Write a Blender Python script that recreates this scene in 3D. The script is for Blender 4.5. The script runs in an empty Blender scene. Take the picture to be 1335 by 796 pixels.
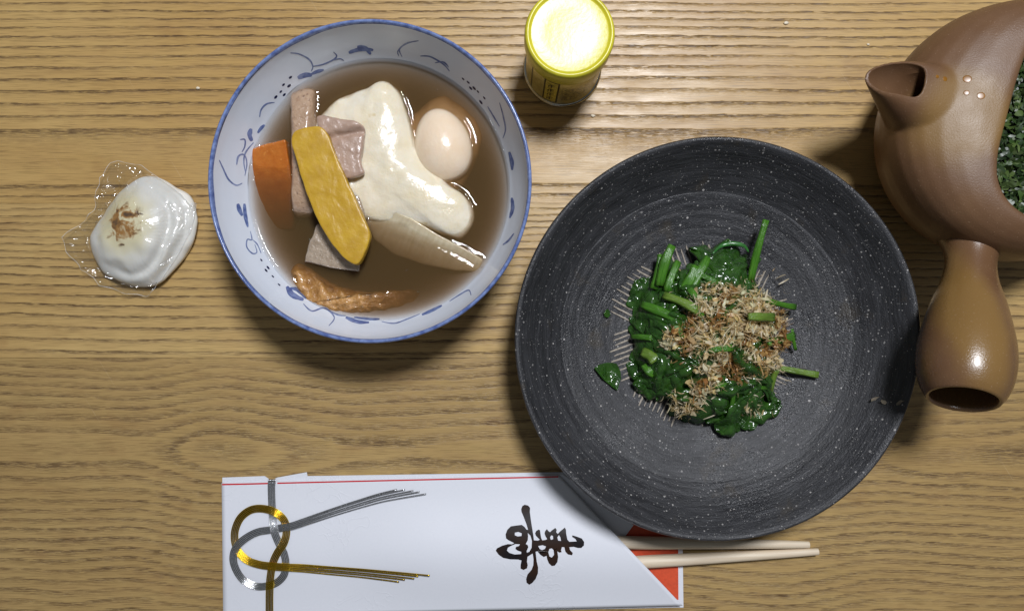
import bpy, bmesh, math, random
import numpy as np
from mathutils import Vector, Matrix, noise as mnoise
from mathutils.bvhtree import BVHTree

S = bpy.context.scene
COL = S.collection
PI = math.pi
rnd = random.Random(7)

# ------------------------------------------------------------------ camera, light, exposure
H = 0.52            # camera height above the table, metres
FPX = 1019.0        # focal length in pixels of the 1335 px wide photograph
cam = bpy.data.cameras.new('camera')
cam.sensor_width = 36.0
cam.lens = 36.0 * FPX / 1335.0
cam.clip_start = 0.01
cam.clip_end = 50
camo = bpy.data.objects.new('camera', cam)
camo.location = (0, 0, H)
COL.objects.link(camo)
S.camera = camo

world = bpy.data.worlds.new('World')
S.world = world
world.use_nodes = True
world.node_tree.nodes['Background'].inputs[0].default_value = (0.90, 0.95, 1.0, 1)
world.node_tree.nodes['Background'].inputs[1].default_value = 0.12

lamp = bpy.data.lights.new('ceiling_lamp', 'AREA')
lamp.shape = 'DISK'
lamp.size = 0.29
lamp.energy = 22.5
lamp.color = (0.96, 0.98, 1.03)
lampo = bpy.data.objects.new('ceiling_lamp', lamp)
lampo.location = (0.245, 0.56, 1.38)
lampo.rotation_euler = (Vector((0.04, 0.0, 0)) - lampo.location).to_track_quat('-Z', 'Y').to_euler()
COL.objects.link(lampo)

S.view_settings.view_transform = 'Standard'
S.view_settings.look = 'None'
S.view_settings.exposure = 0.0
S.view_settings.gamma = 1.0
S.view_settings.use_curve_mapping = False
S.render.engine = 'CYCLES'
S.cycles.use_denoising = True
S.cycles.max_bounces = 10
S.cycles.transparent_max_bounces = 16
S.cycles.volume_bounces = 2
S.cycles.caustics_reflective = False
S.cycles.caustics_refractive = False


def W(u, v, z=0.0):
    """a point of the photograph (pixels) at its real height above the table"""
    k = (H - z) / FPX
    return Vector(((u - 667.5) * k, (398.0 - v) * k, z))


# ------------------------------------------------------------------ node helper
class NT:
    def __init__(self, name):
        self.m = bpy.data.materials.new(name)
        self.m.use_nodes = True
        self.t = self.m.node_tree
        self.t.nodes.clear()
        self.out = self.t.nodes.new('ShaderNodeOutputMaterial')

    def node(self, typ, **kw):
        n = self.t.nodes.new(typ)
        for k, v in kw.items():
            setattr(n, k, v)
        return n

    def put(self, sock, val):
        if isinstance(val, bpy.types.NodeSocket):
            self.t.links.new(val, sock)
        elif val is not None:
            if hasattr(sock, 'default_value'):
                dv = sock.default_value
                if hasattr(dv, '__len__') and not isinstance(val, (int, float)):
                    if len(dv) == 4 and len(val) == 3:
                        val = (*val, 1.0)
                sock.default_value = val

    def math(self, op, a, b=None, c=None, clamp=False):
        n = self.node('ShaderNodeMath', operation=op, use_clamp=clamp)
        self.put(n.inputs[0], a)
        if b is not None: self.put(n.inputs[1], b)
        if c is not None: self.put(n.inputs[2], c)
        return n.outputs[0]

    def add(self, a, b): return self.math('ADD', a, b)
    def sub(self, a, b): return self.math('SUBTRACT', a, b)
    def mul(self, a, b): return self.math('MULTIPLY', a, b)

    def coords(self, kind='Object'):
        return self.node('ShaderNodeTexCoord').outputs[kind]

    def sep(self, v):
        n = self.node('ShaderNodeSeparateXYZ'); self.put(n.inputs[0], v); return n.outputs

    def comb(self, x=0.0, y=0.0, z=0.0):
        n = self.node('ShaderNodeCombineXYZ')
        for s, v in zip(n.inputs, (x, y, z)): self.put(s, v)
        return n.outputs[0]

    def noise(self, vec, scale=1.0, detail=2.0, rough=0.5, col=False, dist=0.0):
        n = self.node('ShaderNodeTexNoise')
        self.put(n.inputs['Vector'], vec)
        n.inputs['Scale'].default_value = scale
        n.inputs['Detail'].default_value = detail
        n.inputs['Roughness'].default_value = rough
        n.inputs['Distortion'].default_value = dist
        return n.outputs['Color' if col else 'Fac']

    def voro(self, vec, scale=1.0, feature='F1', rand=1.0, out='Distance'):
        n = self.node('ShaderNodeTexVoronoi', feature=feature)
        self.put(n.inputs['Vector'], vec)
        n.inputs['Scale'].default_value = scale
        n.inputs['Randomness'].default_value = rand
        return n.outputs[out]

    def ramp(self, fac, stops, interp='LINEAR'):
        n = self.node('ShaderNodeValToRGB')
        r = n.color_ramp; r.interpolation = interp
        while len(r.elements) < len(stops): r.elements.new(0.5)
        for e, (p, c) in zip(r.elements, stops):
            e.position = p
            e.color = (c, c, c, 1) if isinstance(c, (int, float)) else (*c, 1)
        self.put(n.inputs[0], fac)
        return n.outputs[0]

    def maprange(self, v, a, b, c=0.0, d=1.0, smooth=False):
        n = self.node('ShaderNodeMapRange')
        if smooth: n.interpolation_type = 'SMOOTHSTEP'
        self.put(n.inputs['Value'], v)
        for k, x in zip(('From Min', 'From Max', 'To Min', 'To Max'), (a, b, c, d)):
            self.put(n.inputs[k], x)
        return n.outputs[0]

    def mix(self, fac, a, b):
        n = self.node('ShaderNodeMix', data_type='RGBA')
        self.put(n.inputs[0], fac); self.put(n.inputs[6], a); self.put(n.inputs[7], b)
        return n.outputs[2]

    def bump(self, height, dist=0.001, strength=1.0, normal=None):
        n = self.node('ShaderNodeBump')
        n.inputs['Strength'].default_value = strength
        n.inputs['Distance'].default_value = dist
        self.put(n.inputs['Height'], height)
        if normal is not None: self.put(n.inputs['Normal'], normal)
        return n.outputs[0]

    def bsdf(self, color, rough=0.5, normal=None, **kw):
        n = self.node('ShaderNodeBsdfPrincipled')
        self.put(n.inputs['Base Color'], color)
        self.put(n.inputs['Roughness'], rough)
        if normal is not None: self.put(n.inputs['Normal'], normal)
        for k, v in kw.items():
            self.put(n.inputs[k.replace('_', ' ')], v)
        return n.outputs[0]

    def surface(self, sh):
        self.t.links.new(sh, self.out.inputs['Surface']); return self.m

    def volume(self, sh):
        self.t.links.new(sh, self.out.inputs['Volume'])


# ------------------------------------------------------------------ object helpers
def link(name, me, mat=None, parent=None, smooth=True):
    o = bpy.data.objects.new(name, me)
    COL.objects.link(o)
    if mat is not None:
        for m in (mat if isinstance(mat, (list, tuple)) else [mat]):
            me.materials.append(m)
    if parent is not None: o.parent = parent
    if smooth and len(me.polygons):
        me.polygons.foreach_set('use_smooth', [True] * len(me.polygons))
    return o

def mk(name, verts, faces, mat=None, parent=None, smooth=True):
    me = bpy.data.meshes.new(name)
    me.from_pydata([tuple(v) for v in verts], [], faces)
    me.update()
    return link(name, me, mat, parent, smooth)

def tag(o, label=None, cat=None, group=None, kind=None):
    if label: o['label'] = label
    if cat: o['category'] = cat
    if group: o['group'] = group
    if kind: o['kind'] = kind
    return o

def empty(name, loc, label, cat, group=None):
    # parts keep their world coordinates: the Empty's offset is undone in the parent inverse
    o = bpy.data.objects.new(name, None)
    o.empty_display_size = 0.01
    o.location = loc
    COL.objects.link(o)
    return tag(o, label, cat, group)

def under(child, parent):
    child.parent = parent
    child.matrix_parent_inverse = Matrix.Translation(parent.location).inverted() if parent.type == 'EMPTY' else Matrix.Identity(4)
    return child

def recalc(me):
    bm = bmesh.new(); bm.from_mesh(me)
    bmesh.ops.recalc_face_normals(bm, faces=bm.faces)
    bm.to_mesh(me); bm.free()

def rings_mesh(rings, close_start=False, close_end=False, loop=False):
    """list of rings (equal length, closed) -> verts, faces"""
    n = len(rings[0]); vs = [p for r in rings for p in r]; fs = []
    k = len(rings)
    for i in range(k if loop else k - 1):
        a, b = i * n, ((i + 1) % k) * n
        for j in range(n):
            j2 = (j + 1) % n
            fs.append((a + j, a + j2, b + j2, b + j))
    if close_start: fs.append(tuple(range(n))[::-1])
    if close_end: fs.append(tuple((k - 1) * n + j for j in range(n)))
    return vs, fs

def lathe(prof, cx, cy, segs=128, fn=None, loop=False):
    rings = []
    for (r, z) in prof:
        ring = []
        for j in range(segs):
            a = 2 * PI * j / segs
            rr, zz = (r, z) if fn is None else fn(r, z, a)
            ring.append(Vector((cx + rr * math.cos(a), cy + rr * math.sin(a), zz)))
        rings.append(ring)
    return rings_mesh(rings, loop=loop)

def interp_profile(pts, n):
    """Catmull-Rom resample of an open polyline of tuples"""
    pts = [Vector(p) if len(p) > 2 else Vector((p[0], p[1], 0)) for p in pts]
    out = []
    m = len(pts) - 1
    for i in range(n):
        t = i / (n - 1) * m
        k = min(int(t), m - 1); f = t - k
        p0 = pts[max(k - 1, 0)]; p1 = pts[k]; p2 = pts[k + 1]; p3 = pts[min(k + 2, m)]
        out.append(0.5 * ((2 * p1) + (p2 - p0) * f + (2 * p0 - 5 * p1 + 4 * p2 - p3) * f * f + (3 * p1 - p0 - 3 * p2 + p3) * f ** 3))
    return out

def closed_curve(pts, n):
    """Catmull-Rom closed resample, by arc length"""
    pts = [Vector((p[0], p[1], p[2] if len(p) > 2 else 0)) for p in pts]
    m = len(pts); dense = []
    for i in range(m):
        p0, p1, p2, p3 = pts[i - 1], pts[i], pts[(i + 1) % m], pts[(i + 2) % m]
        for q in range(12):
            f = q / 12
            dense.append(0.5 * ((2 * p1) + (p2 - p0) * f + (2 * p0 - 5 * p1 + 4 * p2 - p3) * f * f + (3 * p1 - p0 - 3 * p2 + p3) * f ** 3))
    return resample_closed(dense, n)

def resample_closed(dense, n):
    d = dense + [dense[0]]
    L = [0.0]
    for a, b in zip(d, d[1:]): L.append(L[-1] + (b - a).length)
    out = []; k = 0
    for i in range(n):
        s = L[-1] * i / n
        while L[k + 1] < s: k += 1
        f = (s - L[k]) / max(L[k + 1] - L[k], 1e-12)
        out.append(d[k].lerp(d[k + 1], f))
    return out

def tube_mesh(path, rad, sides=8, flat=1.0, up=Vector((0, 0, 1)), caps=True):
    rings = []
    n = len(path)
    for i, p in enumerate(path):
        t = (path[min(i + 1, n - 1)] - path[max(i - 1, 0)])
        if t.length < 1e-9: t = Vector((1, 0, 0))
        t.normalize()
        s = t.cross(up)
        if s.length < 1e-6: s = t.cross(Vector((0, 1, 0)))
        s.normalize(); b = s.cross(t)
        r = rad(i / (n - 1)) if callable(rad) else rad
        rings.append([p + s * (r * math.cos(2 * PI * j / sides)) + b * (r * flat * math.sin(2 * PI * j / sides)) for j in range(sides)])
    return rings_mesh(rings, caps, caps)

def pillow(name, outline, zb, zt, mat, n=6.0, tilt=(0, 0), rings=18, pts=96, amp=0.0, freq=120, center=None, parent=None, zfun=None, smooth_outline=True, seed=0.0):
    """solid with a traced outline (world XY), rounded towards the edge, flat when n is high"""
    o = closed_curve(outline, pts) if smooth_outline else resample_closed([Vector((p[0], p[1], 0)) for p in outline], pts)
    c = Vector((center[0], center[1], 0)) if center else sum((Vector((p.x, p.y, 0)) for p in o), Vector()) / len(o)
    vs, fs = [], []
    R = []
    zm = zb + (zt - zb) * 0.35
    # bottom ring, side, then inwards over the top
    R.append((0.9, 0.0)); R.append((0.985, 0.12)); R.append((1.0, 0.3))
    for i in range(rings):
        a = (i + 1) / rings * PI / 2
        t = math.cos(a) ** (2 / n) if n > 2 else math.cos(a)
        z = math.sin(a) ** (2 / n) if n > 2 else math.sin(a)
        if i == rings - 1: t = 0.0; z = 1.0
        R.append((t, 0.3 + 0.7 * z))
    # extra inner rings for flat tops
    R2 = []
    for (t0, z0), (t1, z1) in zip(R, R[1:]):
        R2.append((t0, z0))
        gap = t0 - t1
        k = int(gap / 0.07)
        for q in range(k):
            f = (q + 1) / (k + 1); R2.append((t0 + (t1 - t0) * f, z0 + (z1 - z0) * f))
    R2.append(R[-1])
    ringsv = []
    for (t, zf) in R2:
        ring = []
        for p in o:
            x = c.x + (p.x - c.x) * t; y = c.y + (p.y - c.y) * t
            z = zb + (zt - zb) * zf + tilt[0] * (x - c.x) + tilt[1] * (y - c.y)
            if zfun: z += zfun(x, y, t) * min(1.0, zf * 1.5)
            v = Vector((x, y, z))
            if amp:
                nv = mnoise.noise_vector(Vector((x, y, z + seed)) * freq)
                v += nv * amp + mnoise.noise_vector(Vector((x, y, z + seed)) * freq * 2.7) * amp * 0.4
            ring.append(v)
        ringsv.append(ring)
    vs, fs = rings_mesh(ringsv, True, False)
    ob = mk(name, vs, fs, mat, parent)
    recalc(ob.data)
    return ob

def px(pts, z, sx=1.0, sy=None, ox=0.0, oy=0.0):
    sy = sx if sy is None else sy
    return [W(ox + p[0] * sx, oy + p[1] * sy, z) for p in pts]

def prism(name, pts, z0, z1, mat, parent=None):
    n = len(pts)
    vs = [Vector((p[0], p[1], z0)) for p in pts] + [Vector((p[0], p[1], z1)) for p in pts]
    fs = [tuple(range(n))[::-1], tuple(range(n, 2 * n))] + [(i, (i + 1) % n, n + (i + 1) % n, n + i) for i in range(n)]
    ob = mk(name, vs, fs, mat, None, smooth=False)
    recalc(ob.data)
    if parent is not None: under(ob, parent)
    return ob

# ------------------------------------------------------------------ materials: wood
def wood(name, mode, curve_pts=None, rings=16, yc=0.0, dens=100.0, seed=0.0, light=(0.552, 0.371, 0.142), light2=(0.438, 0.268, 0.089),
         dark=(0.090, 0.048, 0.019), warp=(0.012, 0.0025), jag=0.006, amp=1.0, ramp=None, dash=(105.0, 2100.0)):
    n = NT(name)
    co = n.coords()
    x, y, z = n.sep(co)
    # the fibre raggedness shifts the ring pattern along the grain
    j1 = n.noise(n.comb(n.mul(x, 40.0), n.mul(y, 900.0), seed), 1.0, 1.0)
    x2 = n.add(x, n.mul(n.sub(j1, 0.5), jag * 2))
    w1 = n.noise(n.comb(n.mul(x2, 3.2), n.mul(y, 5.0), seed + 1.3), 1.0, 1.0)
    w2 = n.noise(n.comb(n.mul(x2, 9.0), n.mul(y, 30.0), seed + 5.1), 1.0, 2.0)
    w3 = n.noise(n.comb(n.mul(x2, 90.0), n.mul(y, 140.0), seed + 8.1), 1.0, 1.0)
    yw = n.add(y, n.add(n.add(n.mul(n.sub(w1, 0.5), warp[0] * 2), n.mul(n.sub(w2, 0.5), warp[1] * 2)), n.mul(n.sub(w3, 0.5), 0.0014)))
    if mode == 'curve':
        v0, v1 = curve_pts[0][0], curve_pts[-1][0]
        f = n.node('ShaderNodeFloatCurve')
        c = f.mapping.curves[0]
        while len(c.points) < len(curve_pts): c.points.new(0.5, 0.5)
        for p, (vv, ph) in zip(c.points, curve_pts):
            p.location = ((vv - v0) / (v1 - v0), ph / rings); p.handle_type = 'AUTO_CLAMPED'
        f.mapping.extend = 'EXTRAPOLATED'
        f.mapping.use_clip = False
        f.mapping.update()
        # the photograph's rows at the table: v = 398 - 1960 y
        vv = n.math('MULTIPLY_ADD', yw, -FPX / H, 398.0)
        n.put(f.inputs['Value'], n.maprange(vv, v0, v1, 0, 1)); f.inputs['Factor'].default_value = 1.0
        vc = n.math('MINIMUM', n.math('MAXIMUM', vv, v0), v1)
        extra = n.mul(n.sub(vv, vc), 1 / 12.0)
        ph = n.add(n.mul(f.outputs[0], float(rings)), extra)
    else:
        dy = n.sub(yw, yc)
        g = n.noise(n.comb(n.mul(x2, 6.5), n.mul(y, 2.0), seed + 3.0), 1.0, 1.5)
        ph = n.add(n.mul(n.math('SQRT', n.add(n.mul(dy, dy), 0.00016)), dens), n.mul(g, amp * 2))
    fr = n.math('FRACT', n.add(ph, 50.0))
    prof = n.ramp(fr, ramp or [(0.0, 1.0), (0.10, 1.0), (0.18, 0.72), (0.28, 0.34), (0.42, 0.16), (0.70, 0.05), (0.94, 0.0), (0.975, 0.35), (1.0, 1.0)])
    d1 = n.noise(n.comb(n.mul(x, dash[0]), n.mul(y, dash[1]), seed + 2.0), 1.0, 2.0, 0.6)
    dashm = n.maprange(d1, 0.44, 0.53, 0.22, 1.0)
    d2 = n.noise(n.comb(n.mul(x, 42.0), n.mul(y, 1900.0), seed + 4.0), 1.0, 2.0, 0.6)
    fine = n.maprange(d2, 0.52, 0.64, 0.0, 0.40)
    pres = n.maprange(n.noise(n.comb(n.mul(x, 9.0), n.mul(y, 60.0), seed + 6.0), 1.0, 2.0), 0.32, 0.6, 0.48, 1.0)
    pore = n.mul(n.mul(prof, dashm), pres)
    dk = n.math('MINIMUM', n.add(pore, fine), 1.0)
    lowv = n.noise(n.comb(n.mul(x, 4.0), n.mul(y, 16.0), seed + 9.0), 1.0, 3.0, 0.6)
    base = n.mix(n.maprange(lowv, 0.35, 0.68), light, light2)
    tone = n.noise(n.comb(n.mul(x, 30.0), n.mul(y, 120.0), seed + 11.0), 1.0, 3.0, 0.6)
    base = n.mix(n.maprange(tone, 0.3, 0.8, 0.0, 0.35), base, (0.34, 0.19, 0.07))
    blot = n.noise(n.comb(n.mul(x, 25.0), n.mul(y, 35.0), seed + 15.0), 1.0, 3.0, 0.65)
    base = n.mix(n.maprange(blot, 0.58, 0.72, 0.0, 0.30), base, (0.27, 0.135, 0.05))
    # fine knife scratches and worn patches in the lacquer
    scr = n.noise(n.comb(n.add(n.mul(x, 700.0), n.mul(y, 420.0)), n.add(n.mul(y, 16.0), n.mul(x, -9.0)), seed), 1.0, 1.0)
    base = n.mix(n.mul(n.maprange(scr, 0.73, 0.77, 0.0, 0.35), n.maprange(lowv, 0.45, 0.6)), base, (0.62, 0.46, 0.26))
    col = n.mix(n.mul(dk, 0.96), base, dark)
    hgt = n.sub(n.mul(d2, 0.25), n.mul(pore, 1.0))
    nb = n.bump(hgt, 0.00022, 0.8)
    rgh = n.add(n.maprange(tone, 0.3, 0.7, 0.30, 0.44), n.mul(pore, 0.15))
    sh = n.bsdf(col, rgh, nb, Specular_IOR_Level=0.42)
    return n.surface(sh)

# three boards: wide straight grain, narrow straight grain, flat-sawn cathedral grain
linesA = [-30, -19, -8, 3, 14, 24, 35, 47, 60, 73, 87, 102, 118, 135, 152, 170, 243, 256, 270]
linesB = [262, 271, 280, 289, 298, 307, 316, 326, 336, 347, 358, 370, 382, 395, 409, 424, 440, 456, 472]
wood_a = wood('wood_wide_grain', 'curve', [(v, i) for i, v in enumerate(linesA)], rings=len(linesA) - 1, seed=0.0, warp=(0.004, 0.0016), jag=0.004)
wood_b = wood('wood_narrow_grain', 'curve', [(v, i) for i, v in enumerate(linesB)], rings=len(linesB) - 1, seed=21.0, warp=(0.006, 0.0016), jag=0.004,
              light=(0.555, 0.386, 0.157), light2=(0.482, 0.315, 0.117))
wood_c = wood('wood_cathedral_grain', 'cathedral', yc=W(0, 588).y, dens=150.0, seed=47.0, warp=(0.010, 0.004), jag=0.014, amp=3.2,
              light=(0.470, 0.326, 0.133), light2=(0.388, 0.255, 0.096), dash=(120.0, 1700.0),
              ramp=[(0.0, 0.7), (0.14, 0.80), (0.34, 0.5), (0.55, 0.26), (0.75, 0.12), (0.90, 0.05), (0.965, 0.3), (1.0, 0.7)])

# ------------------------------------------------------------------ the table
table = mk('table_top', [(-0.6, -0.45, -0.022), (0.6, -0.45, -0.022), (0.6, 0.42, -0.022), (-0.6, 0.42, -0.022)], [(0, 1, 2, 3)], wood_b, smooth=False)
tag(table, 'wooden dining table top of edge-glued boards with strong brown grain', 'table', kind='structure')
yS1, yS2 = W(0, 265).y, W(0, 466).y
def plank(y0, y1, mat, label):
    bm = bmesh.new()
    bmesh.ops.create_cube(bm, size=1.0)
    for v in bm.verts:
        v.co = Vector((v.co.x * 1.2, (y0 + y1) / 2 + v.co.y * (y1 - y0 - 0.00012), -0.0105 + v.co.z * 0.021))
    es = [e for e in bm.edges if all(abs(v.co.z) < 1e-6 for v in e.verts)]
    bmesh.ops.bevel(bm, geom=es, offset=0.00015, segments=2, affect='EDGES')
    me = bpy.data.meshes.new('plank'); bm.to_mesh(me); bm.free()
    o = link('plank', me, mat, table, smooth=False)
    o['label'] = label
plank(yS1, 0.42, wood_a, 'board with wide straight grain at the far side')
plank(yS2, yS1, wood_b, 'board with narrow straight grain in the middle')
plank(-0.45, yS2, wood_c, 'board with arched flame grain at the near side')

# ------------------------------------------------------------------ generic materials
def simple(name, col, rough=0.5, var=0.0, scale=200.0, bump=0.0, bscale=600.0, **kw):
    n = NT(name)
    co = n.coords()
    c = col
    if var:
        f = n.noise(co, scale, 3.0, 0.6)
        c = n.mix(n.maprange(f, 0.3, 0.7), tuple(x * (1 - var) for x in col), tuple(min(1, x * (1 + var)) for x in col))
    nb = n.bump(n.noise(co, bscale, 3.0, 0.6), bump, 1.0) if bump else None
    return n.surface(n.bsdf(c, rough, nb, **kw))

def porcelain():
    n = NT('porcelain_glaze')
    co = n.coords()
    c = n.mix(n.noise(co, 60, 3.0), (0.68, 0.74, 0.84), (0.74, 0.785, 0.87))
    nb = n.bump(n.noise(co, 90, 2.0), 0.0004, 0.35)
    return n.surface(n.bsdf(c, 0.14, nb))
mat_porc = porcelain()

def cobalt():
    n = NT('cobalt_underglaze')
    f = n.noise(n.coords(), 260, 3.0, 0.6)
    c = n.mix(n.maprange(f, 0.35, 0.65), (0.075, 0.115, 0.30), (0.20, 0.27, 0.50))
    return n.surface(n.bsdf(c, 0.16))
mat_cobalt = cobalt()
mat_cobalt_dk = simple('cobalt_dot', (0.012, 0.018, 0.075), 0.16, 0.3, 300)
def cobalt_pale():
    n = NT('cobalt_wash')
    f = n.noise(n.coords(), 220, 3.0, 0.6)
    c = n.mix(n.maprange(f, 0.35, 0.65), (0.10, 0.14, 0.32), (0.26, 0.32, 0.52))
    return n.surface(n.bsdf(c, 0.16))
mat_cobalt_wash = cobalt_pale()

# ------------------------------------------------------------------ soup bowl
BX, BY = W(482, 237, 0.07).x, W(482, 237, 0.07).y + 0.0005
ZR, ZS = 0.070, 0.0365
inner = [(0.0, 0.006), (0.020, 0.0065), (0.040, 0.0105), (0.058, 0.0175), (0.0715, 0.0265), (0.0800, 0.0365), (0.0856, 0.0490), (0.0893, 0.060), (0.0912, 0.0685)]
innp = [(p.x, p.y) for p in interp_profile(inner, 60)]
outer = [(0.0923, 0.0703), (0.0932, 0.0692), (0.0926, 0.0655), (0.0905, 0.0560), (0.0862, 0.0430), (0.0780, 0.0270), (0.0640, 0.0130), (0.0480, 0.0075), (0.0440, 0.0060), (0.0435, 0.0004), (0.0415, 0.0), (0.0400, 0.0006), (0.0395, 0.0040), (0.0, 0.0040)]
def inner_r(z):
    for (r0, z0), (r1, z1) in zip(innp, innp[1:]):
        if z0 <= z <= z1: return r0 + (r1 - r0) * (z - z0) / max(z1 - z0, 1e-9)
    return innp[-1][0] if z > innp[-1][1] else 0.0

bowl = empty('soup_bowl', (BX, BY, 0), 'white porcelain soup bowl with blue rim line and painted blue vines inside', 'bowl')
rimtop = [(0.0914, 0.0695), (0.0917, 0.0701)]
prof = [(max(r, 1e-5), z) for r, z in innp] + rimtop + [(max(r, 1e-5), z) for r, z in outer]
vs, fs = lathe(prof, BX, BY, 160)
bowl_body = under(mk('bowl_body', vs, fs, mat_porc), bowl)
# the brushed blue line over the lip, of uneven width
band = [(0.0904, 0.0645), (0.0911, 0.0683), (0.0914, 0.0696), (0.0918, 0.0703), (0.0924, 0.0705), (0.0931, 0.0697), (0.0932, 0.0688)]
cxr, czr = 0.0905, 0.066
def bandfn(r, z, a):
    if z < 0.0665 and r < 0.0908:
        z = 0.0681 + 0.0007 * math.sin(5 * a + 1) + 0.0006 * mnoise.noise(Vector((math.cos(a) * 6, math.sin(a) * 6, 0)))
        r = inner_r(z)
        return r - 0.00012, z
    off = 0.00014
    d = Vector((r - 0.0921, z - 0.0690)); d.normalize()
    return r + d.x * off, z + d.y * off
vs, fs = lathe(band, BX, BY, 240, bandfn)
under(mk('rim_line', vs, fs, mat_cobalt), bowl_body)

def on_wall(u, v, lift=0.00012):
    lo, hi = 0.02, 0.0690
    def f(z):
        p = W(u, v, z); return math.hypot(p.x - BX, p.y - BY) - inner_r(z)
    flo, fhi = f(lo), f(hi)
    for _ in range(40):
        m = (lo + hi) / 2
        if f(m) > 0: lo = m
        else: hi = m
    z = (lo + hi) / 2
    p = W(u, v, z)
    d = Vector((BX - p.x, BY - p.y, 0)); d.normalize()
    nrm = (d * 0.93 + Vector((0, 0, 0.36))).normalized()
    return p + nrm * lift, nrm

def stroke(pts, w0, w1=None, n=None, lift=0.00012):
    """brush stroke laid on the inner wall; pts in photo pixels"""
    w1 = w0 if w1 is None else w1
    pl = interp_profile([(a, b) for a, b in pts], n or (len(pts) * 7))
    L, Rr = [], []
    k = len(pl)
    for i, p in enumerate(pl):
        t = pl[min(i + 1, k - 1)] - pl[max(i - 1, 0)]; t.normalize()
        s = Vector((-t.y, t.x))
        f = i / (k - 1)
        w = (w0 + (w1 - w0) * f) * (0.72 if w0 > 4 else 0.9) * (0.35 + 0.65 * math.sin(PI * min(1, max(0.0, f * 0.9 + 0.07)))) / 2
        w *= 1 + 0.25 * mnoise.noise(Vector((p.x * 0.15, p.y * 0.15, 0)))
        L.append(on_wall(p.x + s.x * w, p.y + s.y * w, lift)[0]); Rr.append(on_wall(p.x - s.x * w, p.y - s.y * w, lift)[0])
    vs = L + Rr
    fs = [(i, i + 1, k + i + 1, k + i) for i in range(k - 1)]
    return vs, fs

def Z1(pts): return [(260 + a * 0.5528, 20 + b * 0.5528) for a, b in pts]
def Z8(pts): return [(280 + a * 0.2513, 25 + b * 0.2513) for a, b in pts]
def Z9(pts): return [(270 + a * 0.3266, 180 + b * 0.3266) for a, b in pts]
motifs = [
    ('painted_vine', mat_cobalt_wash, [(Z8([(392, 175), (440, 182), (490, 210), (508, 245), (500, 270)]), 2.4), (Z8([(505, 245), (560, 235), (615, 210), (632, 190), (615, 170)]), 2.2), (Z8([(615, 212), (650, 205), (670, 215)]), 1.4)]),
    ('painted_leaf', mat_cobalt_wash, [(Z8([(430, 305), (470, 290), (505, 290)]), 10), (Z8([(500, 285), (530, 272), (565, 262)]), 6)]),
    ('painted_vine', mat_cobalt_wash, [(Z8([(232, 508), (240, 470), (268, 440), (310, 432)]), 2.4)]),
    ('painted_leaf', mat_cobalt, [(Z8([(188, 568), (180, 600), (192, 632)]), 9), (Z8([(222, 590), (240, 565), (258, 548)]), 6)]),
    ('painted_vine', mat_cobalt_wash, [(Z8([(130, 625), (155, 625), (155, 660), (140, 690)]), 2.2), (Z8([(200, 640), (160, 690), (150, 740), (160, 800)]), 2.4), (Z8([(112, 755), (118, 715), (145, 700), (160, 720)]), 2.2)]),
    ('painted_vine', mat_cobalt_wash, [(Z9([(48, 88), (65, 125), (85, 165), (115, 188), (140, 180)]), 2.6), (Z9([(118, 105), (128, 70), (150, 70), (158, 105), (150, 150)]), 2.0)]),
    ('painted_leaf', mat_cobalt, [(Z9([(122, 262), (128, 285), (140, 310)]), 8), (Z9([(148, 262), (152, 310), (162, 355)]), 7)]),
    ('painted_vine', mat_cobalt_wash, [(Z9([(172, 372), (178, 405), (160, 405), (158, 435), (180, 460), (198, 455), (190, 425)]), 2.0), (Z9([(180, 405), (200, 425), (215, 460)]), 1.6)]),
    ('painted_leaf', mat_cobalt, [(Z9([(318, 592), (340, 625), (385, 645)]), 10), (Z9([(330, 600), (360, 605), (395, 640)]), 7)]),
    ('painted_vine', mat_cobalt_wash, [(Z1([(245, 680), (265, 697), (295, 690), (318, 712), (305, 732)]), 2.4), (Z1([(296, 690), (325, 706), (345, 708)]), 1.8)]),
    ('painted_leaf', mat_cobalt, [(Z1([(345, 712), (372, 722), (400, 724)]), 7), (Z1([(365, 712), (400, 716), (425, 716)]), 5)]),
    ('painted_vine', mat_cobalt_wash, [(Z1([(430, 722), (460, 726), (490, 716), (520, 704)]), 1.8)]),
    ('painted_leaf', mat_cobalt, [(Z1([(525, 706), (550, 695), (572, 684)]), 6)]),
    ('painted_vine', mat_cobalt_wash, [(Z1([(590, 674), (615, 658), (635, 648), (641, 660)]), 2.0)]),
    ('painted_vine', mat_cobalt_wash, [(Z1([(716, 541), (730, 530), (742, 514)]), 2.6)]),
    ('painted_leaf', mat_cobalt, [(Z1([(737, 430), (739, 455), (732, 478)]), 7)]),
    ('painted_leaf', mat_cobalt, [(Z1([(731, 322), (737, 345), (738, 365)]), 7)]),
    ('painted_vine', mat_cobalt_wash, [(Z1([(708, 206), (716, 235), (722, 268), (716, 290)]), 2.2), (Z1([(680, 215), (695, 240), (708, 262)]), 2.0)]),
    ('painted_vine', mat_cobalt_wash, [(Z1([(517, 60), (490, 66), (472, 80), (478, 98)]), 2.4), (Z1([(478, 72), (468, 85), (470, 96)]), 2.0)]),
    ('painted_vine', mat_cobalt_wash, [(Z1([(521, 96), (545, 98), (575, 115), (590, 132)]), 2.4), (Z1([(556, 112), (575, 110), (588, 122)]), 2.0)]),
    ('painted_leaf', mat_cobalt, [(Z1([(352, 88), (380, 80), (410, 82)]), 8), (Z1([(372, 74), (392, 78), (404, 92)]), 8)]),
]
for nm, mt, sts in motifs:
    V, F = [], []
    for q, (pts, w) in enumerate(sts):
        v_, f_ = stroke(pts, w, lift=0.00012 + q * 0.00003)
        F += [tuple(i + len(V) for i in f) for f in f_]; V += v_
    under(mk(nm, V, F, mt), bowl_body)
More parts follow.
